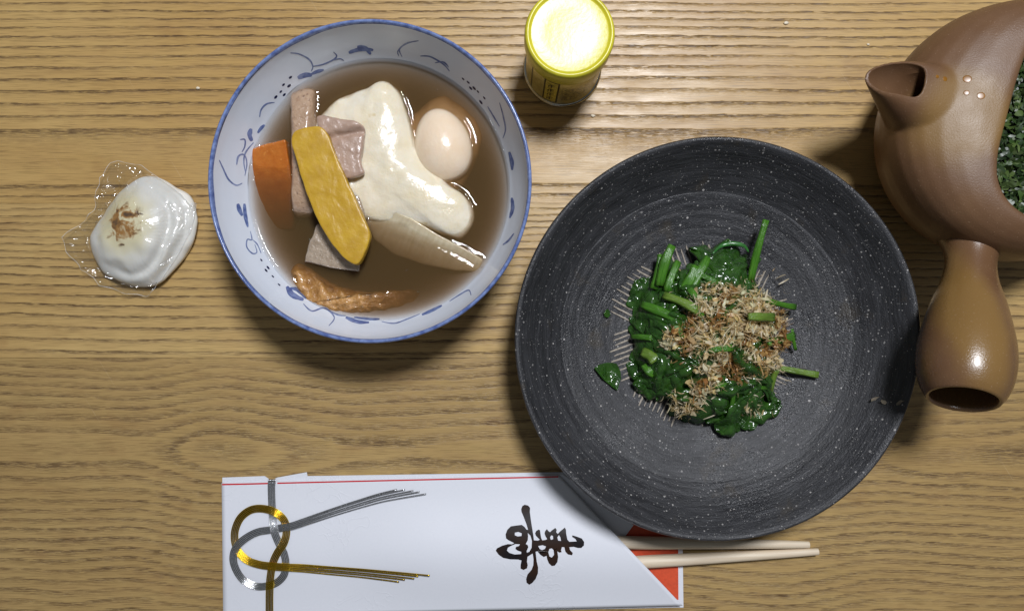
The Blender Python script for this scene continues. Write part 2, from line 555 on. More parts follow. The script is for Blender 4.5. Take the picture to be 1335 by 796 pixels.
dots = [Z8([a])[0] for a in [(392, 302), (356, 340), (385, 346), (342, 376), (316, 404), (360, 392)]] + \
       [Z9([a])[0] for a in [(216, 487), (243, 517), (262, 552), (235, 528), (287, 585)]] + \
       [Z1([a])[0] for a in [(622, 150), (634, 158), (648, 172), (657, 180), (672, 195), (640, 172), (664, 205)]]
for (du, dv) in dots:
    k = 10; c, nn = on_wall(du, dv, 0.00013)
    ax = Vector((0, 0, 1)).cross(nn).normalized(); bx = nn.cross(ax)
    rr = 0.0010 * rnd.uniform(0.75, 1.25)
    vs = [c + ax * (rr * 1.3 * math.cos(2 * PI * i / k)) + bx * (rr * math.sin(2 * PI * i / k)) for i in range(k)]
    under(mk('painted_dot', vs, [tuple(range(k))], mat_cobalt_dk), bowl_body)

# ------------------------------------------------------------------ food in the bowl
def food(name, c1, c2, rough=0.25, scale=150, sss=0.25, rad=(0.9, 0.7, 0.5), bump=0.0004, bscale=350, spots=None, sscale=0.004, coat=0.0):
    n = NT(name)
    co = n.coords()
    c = n.mix(n.maprange(n.noise(co, scale, 4.0, 0.6), 0.32, 0.68), c1, c2)
    if spots:
        sp = n.maprange(n.noise(co, spots[1], 3.0, 0.65), spots[2], spots[2] + 0.1)
        c = n.mix(n.mul(sp, spots[3]), c, spots[0])
    nb = n.bump(n.noise(co, bscale, 3.0, 0.6), bump, 1.0)
    return n.surface(n.bsdf(c, rough, nb, Subsurface_Weight=sss, Subsurface_Radius=rad, Subsurface_Scale=sscale, Coat_Weight=coat, Coat_Roughness=0.06))

mat_mochi = food('mochi', (0.75, 0.66, 0.47), (0.80, 0.74, 0.61), 0.24, 70, 0.4, bump=0.0006, bscale=190, spots=((0.55, 0.38, 0.10), 75, 0.64, 0.6), coat=0.45)
mat_egg = food('egg_white', (0.80, 0.63, 0.45), (0.84, 0.70, 0.54), 0.2, 60, 0.4, bump=0.0002, bscale=500, coat=0.3)
mat_veil = food('egg_veil', (0.55, 0.36, 0.17), (0.62, 0.44, 0.24), 0.5, 80, 0.3)
mat_carrot = food('carrot', (0.43, 0.115, 0.012), (0.52, 0.165, 0.022), 0.25, 220, 0.2, bump=0.0003, bscale=900, spots=((0.75, 0.35, 0.08), 260, 0.62, 0.5), coat=0.4)
mat_yellow = food('sweet_potato', (0.46, 0.265, 0.018), (0.56, 0.345, 0.028), 0.36, 110, 0.25, bump=0.00022, bscale=420, spots=((0.45, 0.36, 0.18), 130, 0.70, 0.5))
mat_root = food('burdock', (0.36, 0.23, 0.145), (0.46, 0.32, 0.215), 0.3, 260, 0.15, bump=0.0007, bscale=420, spots=((0.14, 0.075, 0.04), 330, 0.60, 0.8), coat=0.5)
mat_mauve = food('mauve_slice', (0.37, 0.25, 0.19), (0.46, 0.33, 0.26), 0.32, 200, 0.2, bump=0.0005, bscale=300, coat=0.3)
mat_taupe = food('taupe_slice', (0.30, 0.23, 0.165), (0.40, 0.32, 0.24), 0.3, 240, 0.2, bump=0.0006, bscale=420, spots=((0.13, 0.09, 0.055), 420, 0.60, 0.6), coat=0.5)
mat_fried = food('fried_tofu', (0.36, 0.17, 0.045), (0.52, 0.28, 0.085), 0.35, 260, 0.15, bump=0.0014, bscale=330, spots=((0.16, 0.07, 0.02), 210, 0.60, 0.7), coat=0.3)

def daikon_mat():
    n = NT('daikon')
    co = n.coords()
    x, y, z = n.sep(co)
    # fibres run across the slice
    a = math.radians(-27)
    u = n.add(n.mul(x, math.cos(a)), n.mul(y, math.sin(a)))
    st = n.noise(n.comb(n.mul(u, 420.0), n.mul(y, 90.0), z), 1.0, 3.0, 0.6)
    c = n.mix(n.maprange(st, 0.3, 0.7), (0.55, 0.46, 0.30), (0.64, 0.56, 0.40))
    nb = n.bump(st, 0.00025, 0.6)
    return n.surface(n.bsdf(c, 0.28, nb, Subsurface_Weight=0.4, Subsurface_Radius=(0.9, 0.7, 0.45), Subsurface_Scale=0.004, Coat_Weight=0.4, Coat_Roughness=0.05))
mat_daikon = daikon_mat()

water_lines = []     # outlines that break the surface of the broth

def Zs(pts, x0, y0, s): return [(x0 + a * s, y0 + b * s) for a, b in pts]
def outl(pts, z): return [W(a, b, z) for a, b in pts]

# rice cake
mo = Zs([(262, 262), (300, 205), (350, 178), (395, 162), (432, 147), (470, 172), (488, 215), (500, 262), (520, 315), (552, 355), (590, 395), (625, 420), (645, 452), (642, 492), (612, 525), (575, 515), (535, 500), (480, 490), (420, 490), (365, 470), (335, 420), (320, 350), (285, 300)], 260, 20, 0.5528)
mow = outl(mo, 0.040)
mc = W(455, 205, 0.04)
def mochi_z(x, y, t):
    # ridge from the top tip down to the lower right tail
    p = Vector((x, y, 0))
    a, b, c = W(497, 110, 0.045), W(505, 215, 0.045), W(590, 275, 0.045)
    best = 9
    for s, e in ((a, b), (b, c)):
        d = e - s; d.z = 0; k = max(0, min(1, (p - s).dot(d) / d.length_squared)); q = s + d * k; q.z = 0
        best = min(best, (p - q).length)
    return 0.0030 * math.exp(-(best / 0.015) ** 2) + 0.0008 * mnoise.noise(p * 130)
tag(pillow('rice_cake', mow, 0.022, 0.0412, mat_mochi, n=3.4, rings=22, pts=120, amp=0.0007, freq=90, center=(mc.x, mc.y), zfun=mochi_z),
    'glossy melting white rice cake, largest piece in the soup', 'rice cake')
water_lines.append(mow)

# egg
ec = W(577, 189, 0.034)
def egg(name, cx, cy, cz, a, b, c, rot, mat, segs=48, rr=28):
    rings = []
    for i in range(1, rr):
        ph = PI * i / rr
        ring = []
        for j in range(segs):
            th = 2 * PI * j / segs
            lx = a * math.sin(ph) * math.cos(th); ly = b * math.cos(ph); lz = c * math.sin(ph) * math.sin(th)
            k = 1.0 - 0.10 * (ly / b)
            lx *= k; lz *= k
            ring.append(Vector((cx + lx * math.cos(rot) - ly * math.sin(rot), cy + lx * math.sin(rot) + ly * math.cos(rot), cz + lz)))
        rings.append(ring)
    vs, fs = rings_mesh(rings, True, True)
    o = mk(name, vs, fs, mat); recalc(o.data)
    return o
eggo = egg('peeled_egg', ec.x, ec.y, 0.0308, 0.0182, 0.0238, 0.0165, math.radians(14), mat_egg)
tag(eggo, 'smooth peach-white peeled egg half sunk in the broth', 'egg')
ve = [(ec.x - 0.001 + 0.024 * math.cos(t) * (1 + 0.10 * math.sin(3 * t)), ec.y + 0.0305 * math.sin(t) * (1 + 0.06 * math.cos(4 * t))) for t in [2 * PI * i / 20 for i in range(20)]]
pillow('egg_white_veil', ve, 0.022, 0.0353, mat_veil, n=2.4, rings=12, pts=64, amp=0.0008, freq=150, parent=eggo)
water_lines.append([Vector((ec.x + 0.0183 * math.cos(t) * math.cos(0.244) - 0.0228 * math.sin(t) * math.sin(0.244), ec.y + 0.0183 * math.cos(t) * math.sin(0.244) + 0.0228 * math.sin(t) * math.cos(0.244), 0)) for t in [2 * PI * i / 64 for i in range(64)]])

# carrot, sinking towards the near side
ca = Zs([(116, 318), (150, 306), (206, 294), (214, 380), (214, 470), (205, 500), (160, 500), (126, 455), (116, 390)], 260, 20, 0.5528)
caw = outl(ca, 0.038)
tag(pillow('carrot_piece', caw, 0.014, 0.0335, mat_carrot, n=24, tilt=(0.03, 0.30), amp=0.0002, freq=200, smooth_outline=False), 'orange carrot block sinking in the broth against the bowl wall', 'carrot')
water_lines.append(outl(Zs([(116, 318), (206, 294), (214, 390), (120, 392)], 260, 20, 0.5528), 0.038))

# pale brown root stick, partly under the yellow stick
rs = Zs([(210, 185), (222, 168), (250, 163), (268, 175), (270, 240), (268, 330), (270, 420), (264, 470), (238, 472), (212, 462), (212, 380), (210, 280)], 260, 20, 0.5528)
rsw = outl(rs, 0.042)
tag(pillow('burdock_stick', rsw, 0.022, 0.0440, mat_root, n=3.2, tilt=(0, 0.02), amp=0.0006, freq=170), 'speckled pale brown root stick lying under the yellow stick', 'root')
water_lines.append(rsw)

# folded mauve slice
fsl = Zs([(278, 238), (330, 243), (383, 256), (384, 300), (378, 340), (384, 372), (345, 382), (318, 372), (300, 320), (285, 280)], 260, 20, 0.5528)
fslw = outl(fsl, 0.0505)
fold_a, fold_b = W(428, 168 + 6, 0.05), W(470, 166, 0.05)
def fold_z(x, y, t):
    # a shallow trough under the folded flap
    d = (fold_b - fold_a); d.z = 0; q = Vector((x, y, 0)) - Vector((fold_a.x, fold_a.y, 0))
    s = (d.x * q.y - d.y * q.x) / d.length
    return 0.0024 / (1 + math.exp(-s / 0.0007)) - 0.0022 * math.exp(-((s + 0.0022) / 0.0016) ** 2)
tag(pillow('mauve_slice', fslw, 0.0425, 0.0490, mat_mauve, n=8, rings=20, pts=120, amp=0.0004, freq=240, zfun=fold_z), 'folded mauve-grey slice lying on the white rice cake', 'vegetable slice')

# taupe slices under the yellow stick
t1 = Zs([(246, 580), (258, 535), (278, 490), (330, 510), (378, 585), (376, 604), (320, 598)], 260, 20, 0.5528)
t1w = outl(t1, 0.0385)
tag(pillow('taupe_slice', t1w, 0.022, 0.0392, mat_taupe, n=16, tilt=(0.02, 0.04), amp=0.0004, freq=260, smooth_outline=False), 'grey-taupe vegetable slice under the near end of the yellow stick', 'vegetable slice')
water_lines.append(t1w)
t2 = Zs([(345, 400), (362, 398), (385, 440), (388, 480), (375, 500), (345, 460)], 260, 20, 0.5528)
t2w = outl(t2, 0.040)
tag(pillow('taupe_slice', t2w, 0.024, 0.0405, mat_taupe, n=6, amp=0.0004, freq=260, seed=3), 'small grey slice wedged between yellow stick and translucent radish', 'vegetable slice')
water_lines.append(t2w)

# yellow stick on top
ys = Zs([(216, 296), (224, 274), (250, 264), (284, 262), (302, 280), (320, 325), (345, 385), (370, 440), (392, 490), (401, 520), (388, 560), (372, 586), (350, 580), (325, 555), (295, 515), (268, 460), (242, 390), (225, 330)], 260, 20, 0.5528)
ysw = outl(ys, 0.054)
tag(pillow('sweet_potato_stick', ysw, 0.0445, 0.0535, mat_yellow, n=20, tilt=(0.0, 0.02), rings=20, pts=130, amp=0.0003, freq=180), 'bright yellow sweet potato stick lying across the other pieces', 'sweet potato')

# translucent radish
dk = Zs([(388, 486), (404, 444), (440, 452), (500, 478), (560, 515), (620, 546), (668, 574), (658, 604), (600, 600), (520, 585), (450, 560), (405, 525)], 260, 20, 0.5528)
dkw = outl(dk, 0.0395)
tag(pillow('radish_wedge', dkw, 0.014, 0.0343, mat_daikon, n=26, tilt=(0.17, 0.40), amp=0.0002, freq=200, smooth_outline=False), 'translucent white radish wedge dipping into the broth below the rice cake', 'radish')
water_lines.append(outl(Zs([(388, 486), (404, 444), (500, 478), (560, 515), (668, 574), (658, 604), (560, 548), (470, 510)], 260, 20, 0.5528), 0.039))

# fried tofu pocket
ft = Zs([(208, 595), (225, 584), (250, 592), (285, 618), (330, 640), (385, 650), (440, 648), (500, 645), (512, 660), (490, 682), (440, 695), (390, 702), (335, 702), (285, 685), (245, 655), (220, 628)], 260, 20, 0.5528)
ftw = outl(ft, 0.038)
fc = W(395, 396, 0.038)
def fried_z(x, y, t): return 0.0012 * mnoise.noise(Vector((x, y, 0)) * 320) - 0.16 * max(0.0, (x - W(460, 0, .038).x)) + 0.0010 * math.sin(x * 600 + y * 300)
tag(pillow('fried_tofu_piece', ftw, 0.022, 0.0372, mat_fried, n=3.0, amp=0.0007, freq=260, pts=130, center=(fc.x, fc.y), zfun=fried_z), 'wrinkled golden brown fried tofu strip at the near wall of the bowl', 'fried tofu')
water_lines.append(outl(Zs([(208, 595), (225, 584), (250, 592), (285, 618), (330, 640), (385, 650), (440, 655), (440, 692), (390, 700), (335, 700), (285, 685), (245, 655), (220, 628)], 260, 20, 0.5528), 0.038))

# broth: closed body with a meniscus at the wall and round every piece that breaks the surface
def broth():
    segs = np.vstack([np.array([[a.x, a.y, b.x, b.y] for a, b in zip(w, w[1:] + w[:1])]) for w in water_lines])
    Rw = inner_r(ZS)
    NR, NA = 84, 300
    pts = []
    rs_ = np.linspace(0, 1, NR + 1)[1:] ** 0.85 * (Rw + 0.0011)
    A, B = np.meshgrid(rs_, np.linspace(0, 2 * PI, NA, endpoint=False), indexing='ij')
    X = (BX + A * np.cos(B)).ravel(); Y = (BY + A * np.sin(B)).ravel()
    d = np.full(X.shape, 1.0)
    for x0, y0, x1, y1 in segs:
        dx, dy = x1 - x0, y1 - y0
        L = dx * dx + dy * dy + 1e-15
        t = np.clip(((X - x0) * dx + (Y - y0) * dy) / L, 0, 1)
        d = np.minimum(d, np.hypot(X - x0 - t * dx, Y - y0 - t * dy))
    wall = np.maximum(Rw + 0.0004 - A.ravel(), 0)
    Z = ZS + 0.0011 * np.exp(-d / 0.0012) + 0.0016 * np.exp(-wall / 0.0010)
    V = [Vector((BX, BY, ZS))] + [Vector(p) for p in zip(X, Y, Z)]
    F = [(0, 1 + j, 1 + (j + 1) % NA) for j in range(NA)]
    for i in range(NR - 1):
        for j in range(NA):
            a = 1 + i * NA; b = a + NA; j2 = (j + 1) % NA
            F.append((a + j, b + j, b + j2, a + j2))
    # sides and bottom run inside the bowl's clay
    last = 1 + (NR - 1) * NA
    for (r, z) in [(r + 0.0009, z - 0.0006) for r, z in reversed(innp) if 0.008 < z < ZS - 0.0006][::2]:
        base = len(V)
        V += [Vector((BX + r * math.cos(2 * PI * j / NA), BY + r * math.sin(2 * PI * j / NA), z)) for j in range(NA)]
        for j in range(NA):
            j2 = (j + 1) % NA
            F.append((last + j, base + j, base + j2, last + j2))
        last = base
    F.append(tuple(last + j for j in range(NA))[::-1])
    n = NT('broth')
    co = n.coords()
    fr = n.node('ShaderNodeFresnel'); fr.inputs['IOR'].default_value = 1.34
    tr = n.node('ShaderNodeBsdfTransparent')
    gl = n.node('ShaderNodeBsdfGlossy'); gl.inputs['Roughness'].default_value = 0.03
    mx = n.node('ShaderNodeMixShader')
    n.put(mx.inputs[0], fr.outputs[0]); n.put(mx.inputs[1], tr.outputs[0]); n.put(mx.inputs[2], gl.outputs[0])
    n.surface(mx.outputs[0])
    va = n.node('ShaderNodeVolumeAbsorption'); va.inputs['Color'].default_value = (0.505, 0.312, 0.09, 1); va.inputs['Density'].default_value = 170.0
    vsn = n.node('ShaderNodeVolumeScatter'); vsn.inputs['Color'].default_value = (0.56, 0.435, 0.21, 1); vsn.inputs['Density'].default_value = 95.0
    ad = n.node('ShaderNodeAddShader'); n.put(ad.inputs[0], va.outputs[0]); n.put(ad.inputs[1], vsn.outputs[0])
    n.volume(ad.outputs[0])
    o = mk('broth', V, F, n.m)
    recalc(o.data)
    tag(o, 'cloudy brown soup broth filling the blue and white bowl', 'soup')
broth()
mat_bub = NT('bubble')
_tr = mat_bub.node('ShaderNodeBsdfTransparent'); _gl = mat_bub.node('ShaderNodeBsdfGlossy'); _gl.inputs['Roughness'].default_value = 0.05
_lw = mat_bub.node('ShaderNodeLayerWeight'); _lw.inputs['Blend'].default_value = 0.4; _mx = mat_bub.node('ShaderNodeMixShader')
mat_bub.put(_mx.inputs[0], mat_bub.math('MULTIPLY_ADD', _lw.outputs['Facing'], 0.35, 0.05)); mat_bub.put(_mx.inputs[1], _tr.outputs[0]); mat_bub.put(_mx.inputs[2], _gl.outputs[0])
mat_bub.surface(_mx.outputs[0])
for (u, v, r_) in ((398, 268, 0.0011), (380, 262, 0.0008), (404, 312, 0.0010), (410, 305, 0.0007), (407, 320, 0.0007), (443, 330, 0.0008), (588, 327, 0.0008), (592, 334, 0.0006), (629, 348, 0.0008), (622, 343, 0.0006), (470, 404, 0.0008), (452, 398, 0.0007), (640, 170, 0.0005), (620, 260, 0.0005), (530, 352, 0.0005), (545, 380, 0.0005), (440, 92, 0.0005), (570, 118, 0.0005)):
    bm = bmesh.new(); bmesh.ops.create_icosphere(bm, subdivisions=2, radius=r_)
    c_ = W(u, v, ZS + 0.0004)
    for vv in bm.verts: vv.co = c_ + Vector((vv.co.x, vv.co.y, vv.co.z * 0.7))
    m_ = bpy.data.meshes.new('bubble'); bm.to_mesh(m_); bm.free()
    link('bubble', m_, mat_bub.m, bpy.data.objects['broth'])

# ------------------------------------------------------------------ dark stoneware dish
PX, PY = W(936, 442, 0.05).x, W(936, 442, 0.05).y
pin = [(0.0, 0.0100), (0.030, 0.0101), (0.052, 0.0106), (0.0600, 0.0118), (0.068, 0.0140), (0.080, 0.0180), (0.0915, 0.0228), (0.0930, 0.0232), (0.100, 0.0285), (0.108, 0.0362), (0.1145, 0.0440), (0.1180, 0.0482)]
pinp = [(p.x, p.y) for p in interp_profile(pin, 130)]
def dish_z(r):
    for (r0, z0), (r1, z1) in zip(pinp, pinp[1:]):
        if r0 <= r <= r1: return z0 + (z1 - z0) * (r - r0) / max(r1 - r0, 1e-9)
    return pinp[-1][1]
def on_dish(u, v, lift=0.0):
    z = 0.02
    for _ in range(25):
        p = W(u, v, z); z = dish_z(math.hypot(p.x - PX, p.y - PY))
    return W(u, v, z) + Vector((0, 0, lift))

def stoneware():
    n = NT('dark_stoneware')
    co = n.coords()
    mp = n.node('ShaderNodeMapping'); mp.inputs['Location'].default_value = (-PX, -PY, 0)
    n.put(mp.inputs[0], co); lc = mp.outputs[0]
    x, y, z = n.sep(lc)
    r = n.math('SQRT', n.add(n.mul(x, x), n.mul(y, y)))
    wob = n.noise(lc, 14, 2.0)
    rr = n.add(r, n.mul(n.sub(wob, 0.5), 0.006))
    ang = n.math('ARCTAN2', y, x)
    ringn = n.noise(n.comb(n.mul(rr, 300.0), n.mul(ang, 2.6), 0.0), 1.0, 5.0, 0.7)
    ringf = n.noise(n.comb(n.mul(rr, 1500.0), n.mul(ang, 6.0), 0.0), 1.0, 2.0, 0.6)
    c = n.mix(n.maprange(ringn, 0.35, 0.7), (0.016, 0.0164, 0.0188), (0.042, 0.0425, 0.047))
    c = n.mix(n.maprange(ringf, 0.5, 0.75, 0, 0.5), c, (0.090, 0.092, 0.10))
    # brownish sauce residue
    st = n.maprange(n.noise(lc, 38, 4.0, 0.65), 0.60, 0.70, 0.0, 0.55)
    c = n.mix(st, c, (0.050, 0.040, 0.028))
    wet = n.maprange(n.noise(lc, 26, 3.0), 0.45, 0.65)
    # pale grit of several sizes
    specks = None
    for sc, th, pw in ((230.0, 0.20, 3.0), (420.0, 0.27, 2.2), (800.0, 0.30, 1.6)):
        vn = n.node('ShaderNodeTexVoronoi', feature='F1'); n.put(vn.inputs['Vector'], co); vn.inputs['Scale'].default_value = sc
        rnd_ = n.sep(vn.outputs['Color'])[0]
        lim = n.mul(n.math('POWER', rnd_, pw), th)
        m = n.math('LESS_THAN', vn.outputs['Distance'], lim)
        m = n.mul(m, n.maprange(n.sep(vn.outputs['Color'])[1], 0.35, 1.0, 0.0, 0.85))
        specks = m if specks is None else n.math('MAXIMUM', specks, m)
    c = n.mix(specks, c, (0.50, 0.48, 0.46))
    h = n.add(n.mul(ringn, 0.9), n.add(n.mul(ringf, 0.22), n.add(n.mul(specks, 0.25), n.mul(n.noise(co, 900, 4.0, 0.7), 0.9))))
    nb = n.bump(h, 0.0007, 0.75)
    rg = n.maprange(wet, 0, 1, 0.42, 0.22)
    return n.surface(n.bsdf(c, rg, nb, Specular_IOR_Level=0.5))
mat_stone = stoneware()
dish = empty('stoneware_dish', (PX, PY, 0), 'large round dark charcoal stoneware dish with pale grit and throwing rings', 'dish')
prof = [(max(r, 1e-5), z) for r, z in pinp] + [(0.1192, 0.0494), (0.1203, 0.0500), (0.1214, 0.0498), (0.1221, 0.0488), (0.1220, 0.0470), (0.1190, 0.0415), (0.1120, 0.0330), (0.100, 0.0230), (0.082, 0.0125), (0.066, 0.0070), (0.060, 0.0060), (0.0595, 0.0005), (0.058, 0.0), (0.054, 0.0005), (0.053, 0.0040), (1e-5, 0.0040)]
def dishfn(r, z, a):
    if r < 0.02: return r, z
    k = min(1.0, (r - 0.02) / 0.05)
    zz = z + k * (0.00035 * mnoise.noise(Vector((r * 260, math.cos(a) * 1.2, math.sin(a) * 1.2)))
                  + 0.0005 * mnoise.noise(Vector((r * 20, math.cos(a) * 2, math.sin(a) * 2 + 5))))
    return r * (1 + 0.0035 * math.sin(2 * a + 0.6) + 0.0012 * math.sin(5 * a)), zz
vs, fs = lathe(prof, PX, PY, 220, dishfn)
dish_body = under(mk('dish_body', vs, fs, mat_stone), dish)

mat_comb = simple('scraped_clay', (0.30, 0.26, 0.21), 0.6, 0.35, 500)
def comb_patch(angdeg, count, r0, r1, spacing, slant=0.0):
    a = math.radians(angdeg)
    d = Vector((math.cos(a), math.sin(a), 0)); s = Vector((-d.y, d.x, 0))
    V, F = [], []
    for i in range(count):
        off = (i - (count - 1) / 2) * spacing
        ra = r0 + rnd.uniform(-0.002, 0.002) + abs(off) * 0.12; rb = r1 + rnd.uniform(-0.0025, 0.0025) - abs(off) * 0.15
        k = 9; w = 0.00052 * rnd.uniform(0.8, 1.25)
        for q in range(k):
            f = q / (k - 1); rr_ = ra + (rb - ra) * f
            c = Vector((PX, PY, 0)) + d * rr_ + s * (off + slant * (f - 0.5) + 0.00025 * mnoise.noise(Vector((rr_ * 400, off * 900, angdeg))))
            ww = w * (0.45 + 0.55 * math.sin(PI * (0.08 + 0.84 * f)))
            for sg in (-1, 1):
                p = c + s * (sg * ww)
                p.z = dish_z(math.hypot(p.x - PX, p.y - PY)) + 0.00055
                V.append(p)
        b = len(V) - 2 * k
        F += [(b + 2 * q, b + 2 * q + 1, b + 2 * q + 3, b + 2 * q + 2) for q in range(k - 1)]
    o = mk('comb_mark', V, F, mat_comb)
    under(o, dish_body)
for a_, n_, r0_, r1_, sp_ in [(101, 10, 0.046, 0.061, 0.0036), (147, 11, 0.040, 0.062, 0.0035), (193, 10, 0.042, 0.060, 0.0033), (235, 11, 0.046, 0.060, 0.0031), (12, 8, 0.044, 0.060, 0.0033), (-32, 10, 0.046, 0.060, 0.0027), (55, 9, 0.044, 0.058, 0.0033), (280, 10, 0.044, 0.058, 0.0031)]:
    comb_patch(a_, n_, r0_, r1_, sp_, slant=0.002)

# ------------------------------------------------------------------ spinach with bonito flakes
SXc, SYc = W(928, 440, 0.02).x, W(928, 440, 0.02).y
def heap(x, y):
    q = ((x - SXc) / 0.050) ** 2 + ((y - SYc) / 0.057) ** 2
    base = dish_z(math.hypot(x - PX, y - PY))
    return base + (0.025 * (1 - q) ** 0.75 if q < 1 else 0.0)
def on_heap(u, v, lift=0.0):
    z = 0.02
    for _ in range(12):
        p = W(u, v, z); z = 0.5 * z + 0.5 * heap(p.x, p.y)
    return W(u, v, z) + Vector((0, 0, lift))

def leaf_mat():
    n = NT('spinach_leaf')
    co = n.coords()
    v = n.noise(co, 160, 4.0, 0.65)
    c = n.mix(n.maprange(v, 0.3, 0.7), (0.008, 0.031, 0.004), (0.034, 0.102, 0.012))
    vn = n.voro(co, 170, 'DISTANCE_TO_EDGE')
    c = n.mix(n.maprange(vn, 0.0, 0.05, 0.45, 0.0), c, (0.030, 0.11, 0.02))
    nb = n.bump(n.add(n.noise(co, 200, 3.0, 0.6), n.mul(n.maprange(vn, 0, 0.1), 0.5)), 0.0005, 0.8)
    return n.surface(n.bsdf(c, 0.17, nb, Specular_IOR_Level=0.75, Subsurface_Weight=0.05, Subsurface_Scale=0.002, Subsurface_Radius=(0.3, 0.9, 0.2)))
def stem_mat(name, c1, c2):
    n = NT(name)
    uv = n.node('ShaderNodeUVMap').outputs[0]
    ux, uy, uz = n.sep(uv)
    st = n.noise(n.comb(n.mul(ux, 14.0), n.mul(uy, 1.5), 0), 1.0, 3.0, 0.6)
    c = n.mix(n.maprange(st, 0.3, 0.7), c1, c2)
    big = n.noise(n.coords(), 90, 2.0)
    c = n.mix(n.maprange(big, 0.45, 0.7, 0, 0.45), c, tuple(x * 0.45 for x in c1))
    nb = n.bump(st, 0.0006, 0.9)
    return n.surface(n.bsdf(c, 0.24, nb, Subsurface_Weight=0.15, Subsurface_Scale=0.002, Subsurface_Radius=(0.5, 0.9, 0.2)))
mat_leaf = leaf_mat()
mat_stem = stem_mat('spinach_stem', (0.026, 0.120, 0.008), (0.090, 0.240, 0.022))
mat_stem_l = stem_mat('spinach_stem_lime', (0.085, 0.17, 0.018), (0.18, 0.28, 0.045))

spin = empty('spinach_serving', (SXc, SYc, 0.011), 'heap of boiled dark green spinach in the middle of the charcoal dish', 'spinach')

def leaf(u, v, length, width, ang, lift=0.002, crump=0.006, seed=0, parent=None, flat=False):
    nu, nv = 22, 18
    c = on_dish(u, v) if flat else on_heap(u, v)
    a = math.radians(ang)
    V, F = [], []
    for i in range(nu + 1):
        f = i / nu
        w = width * (math.sin(PI * (0.06 + 0.94 * f ** 0.8)) ** 0.7 if f < 1 else 0.02)
        for j in range(nv + 1):
            g = j / nv - 0.5
            lx = (f - 0.5) * length; ly = g * w * (1 + 0.15 * math.sin(f * 17 + seed))
            q = Vector((lx, ly, seed * 3.7)) * (95 if flat else 62)
            lx += 0.25 * crump * mnoise.noise(q + Vector((9, 0, 0))); ly += 0.35 * crump * mnoise.noise(q + Vector((0, 9, 0)))
            x = c.x + lx * math.cos(a) - ly * math.sin(a); y = c.y + lx * math.sin(a) + ly * math.cos(a)
            zb = dish_z(math.hypot(x - PX, y - PY)) + 0.0012 if flat else heap(x, y)
            z = zb + lift + crump * (0.95 * abs(mnoise.noise(q)) + 0.22 * mnoise.noise(q * 2.3) + (0.26 * abs(math.sin(g * 5 + seed)) if not flat else 0.0)) + 0.4 * abs(g) * crump - (0.0 if flat else 0.004 * (abs(g) * 2) ** 2)
            z = max(z, dish_z(math.hypot(x - PX, y - PY)) + 0.0010)
            V.append(Vector((x, y, z)))
    for i in range(nu):
        for j in range(nv):
            k = i * (nv + 1) + j
            F.append((k, k + 1, k + nv + 2, k + nv + 1))
    o = mk('leaf', V, F, mat_leaf)
    s = o.modifiers.new('thickness', 'SOLIDIFY'); s.thickness = 0.0004
    if parent is not None: under(o, parent)
    return o

def stem(u0, v0, u1, v1, wpx, l0=0.004, l1=0.004, mat=None, bend=0.0, parent=None, dishy=False, flat=0.75):
    fn = on_dish if dishy else on_heap
    l0 += 0.003 * (not dishy); l1 += 0.002 * (not dishy)
    p0 = fn(u0, v0, l0); p1 = fn(u1, v1, l1)
    r = wpx * 0.92 / FPX * 0.49 / 2
    d = p1 - p0; s = Vector((-d.y, d.x, 0))
    if s.length > 0: s.normalize()
    path = []
    for i in range(9):
        f = i / 8
        path.append(p0 + d * f + s * (bend * math.sin(PI * f)) + Vector((0, 0, 0.0012 * math.sin(PI * f))))
    sides = 14
    vs, fs = tube_mesh(path, lambda f: r * (0.86 + 0.22 * f + 0.07 * math.sin(9 * f + u0)), sides, flat)
    # ribs and a channel along the stalk
    for i_ in range(9):
        c_ = path[i_]
        for j_ in range(sides):
            k_ = i_ * sides + j_
            if k_ < len(vs):
                vs[k_] = c_ + (vs[k_] - c_) * (1.0 - 0.13 * (j_ % 2) - (0.22 if j_ in (3, 4) else 0.0) + 0.06 * mnoise.noise(vs[k_] * 500))
    o = mk('stem', vs, fs, mat or mat_stem)
    uvl = o.data.uv_layers.new(name='UVMap')
    for poly in o.data.polygons:
        for li in poly.loop_indices:
            vi = o.data.loops[li].vertex_index
            uvl.data[li].uv = (abs((vi % sides) / sides - 0.5) * 2, (vi // sides) / 8)
    if parent is not None: under(o, parent)
    return o

heap_leaves = [(945, 345, 0.034, 0.026, 80, .003), (925, 365, 0.03, 0.026, 20, .001), (850, 395, 0.034, 0.026, 300, .0), (860, 425, 0.036, 0.028, 60, .0), (850, 455, 0.03, 0.026, 120, .0), (846, 415, .022, .018, 40, 0),
               (870, 480, 0.034, 0.030, 10, .002), (862, 498, 0.034, 0.026, 200, .0), (905, 530, 0.030, 0.024, 330, .0), (925, 520, 0.036, 0.028, 30, .002), (950, 525, 0.036, 0.030, 160, .002), (975, 530, 0.030, 0.026, 80, .0),
               (955, 545, 0.028, 0.020, 0, .0), (985, 500, 0.036, 0.028, 100, .002), (995, 455, 0.026, 0.020, 70, .0), (1000, 425, 0.020, 0.016, 20, .0), (985, 395, 0.024, 0.020, 130, .0), (965, 375, 0.032, 0.026, 60, .0),
               (900, 390, 0.032, 0.026, 140, .0), (880, 440, 0.034, 0.03, 0, .0), (930, 420, 0.04, 0.036, 40, .0), (940, 460, 0.04, 0.036, 100, .0), (905, 465, 0.036, 0.03, 70, .0), (960, 490, 0.038, 0.032, 20, .0), (890, 505, 0.03, 0.024, 110, .0),
               (870, 365, 0.026, 0.02, 70, .0), (845, 380, .024, .018, 20, 0), (842, 480, .022, .018, 50, 0), (1000, 480, .026, .018, 60, 0)]
for i, (u, v, L_, W_, a_, lf) in enumerate(heap_leaves):
    leaf(u, v, L_, W_, a_, lf, 0.0075, i * 1.31, spin)
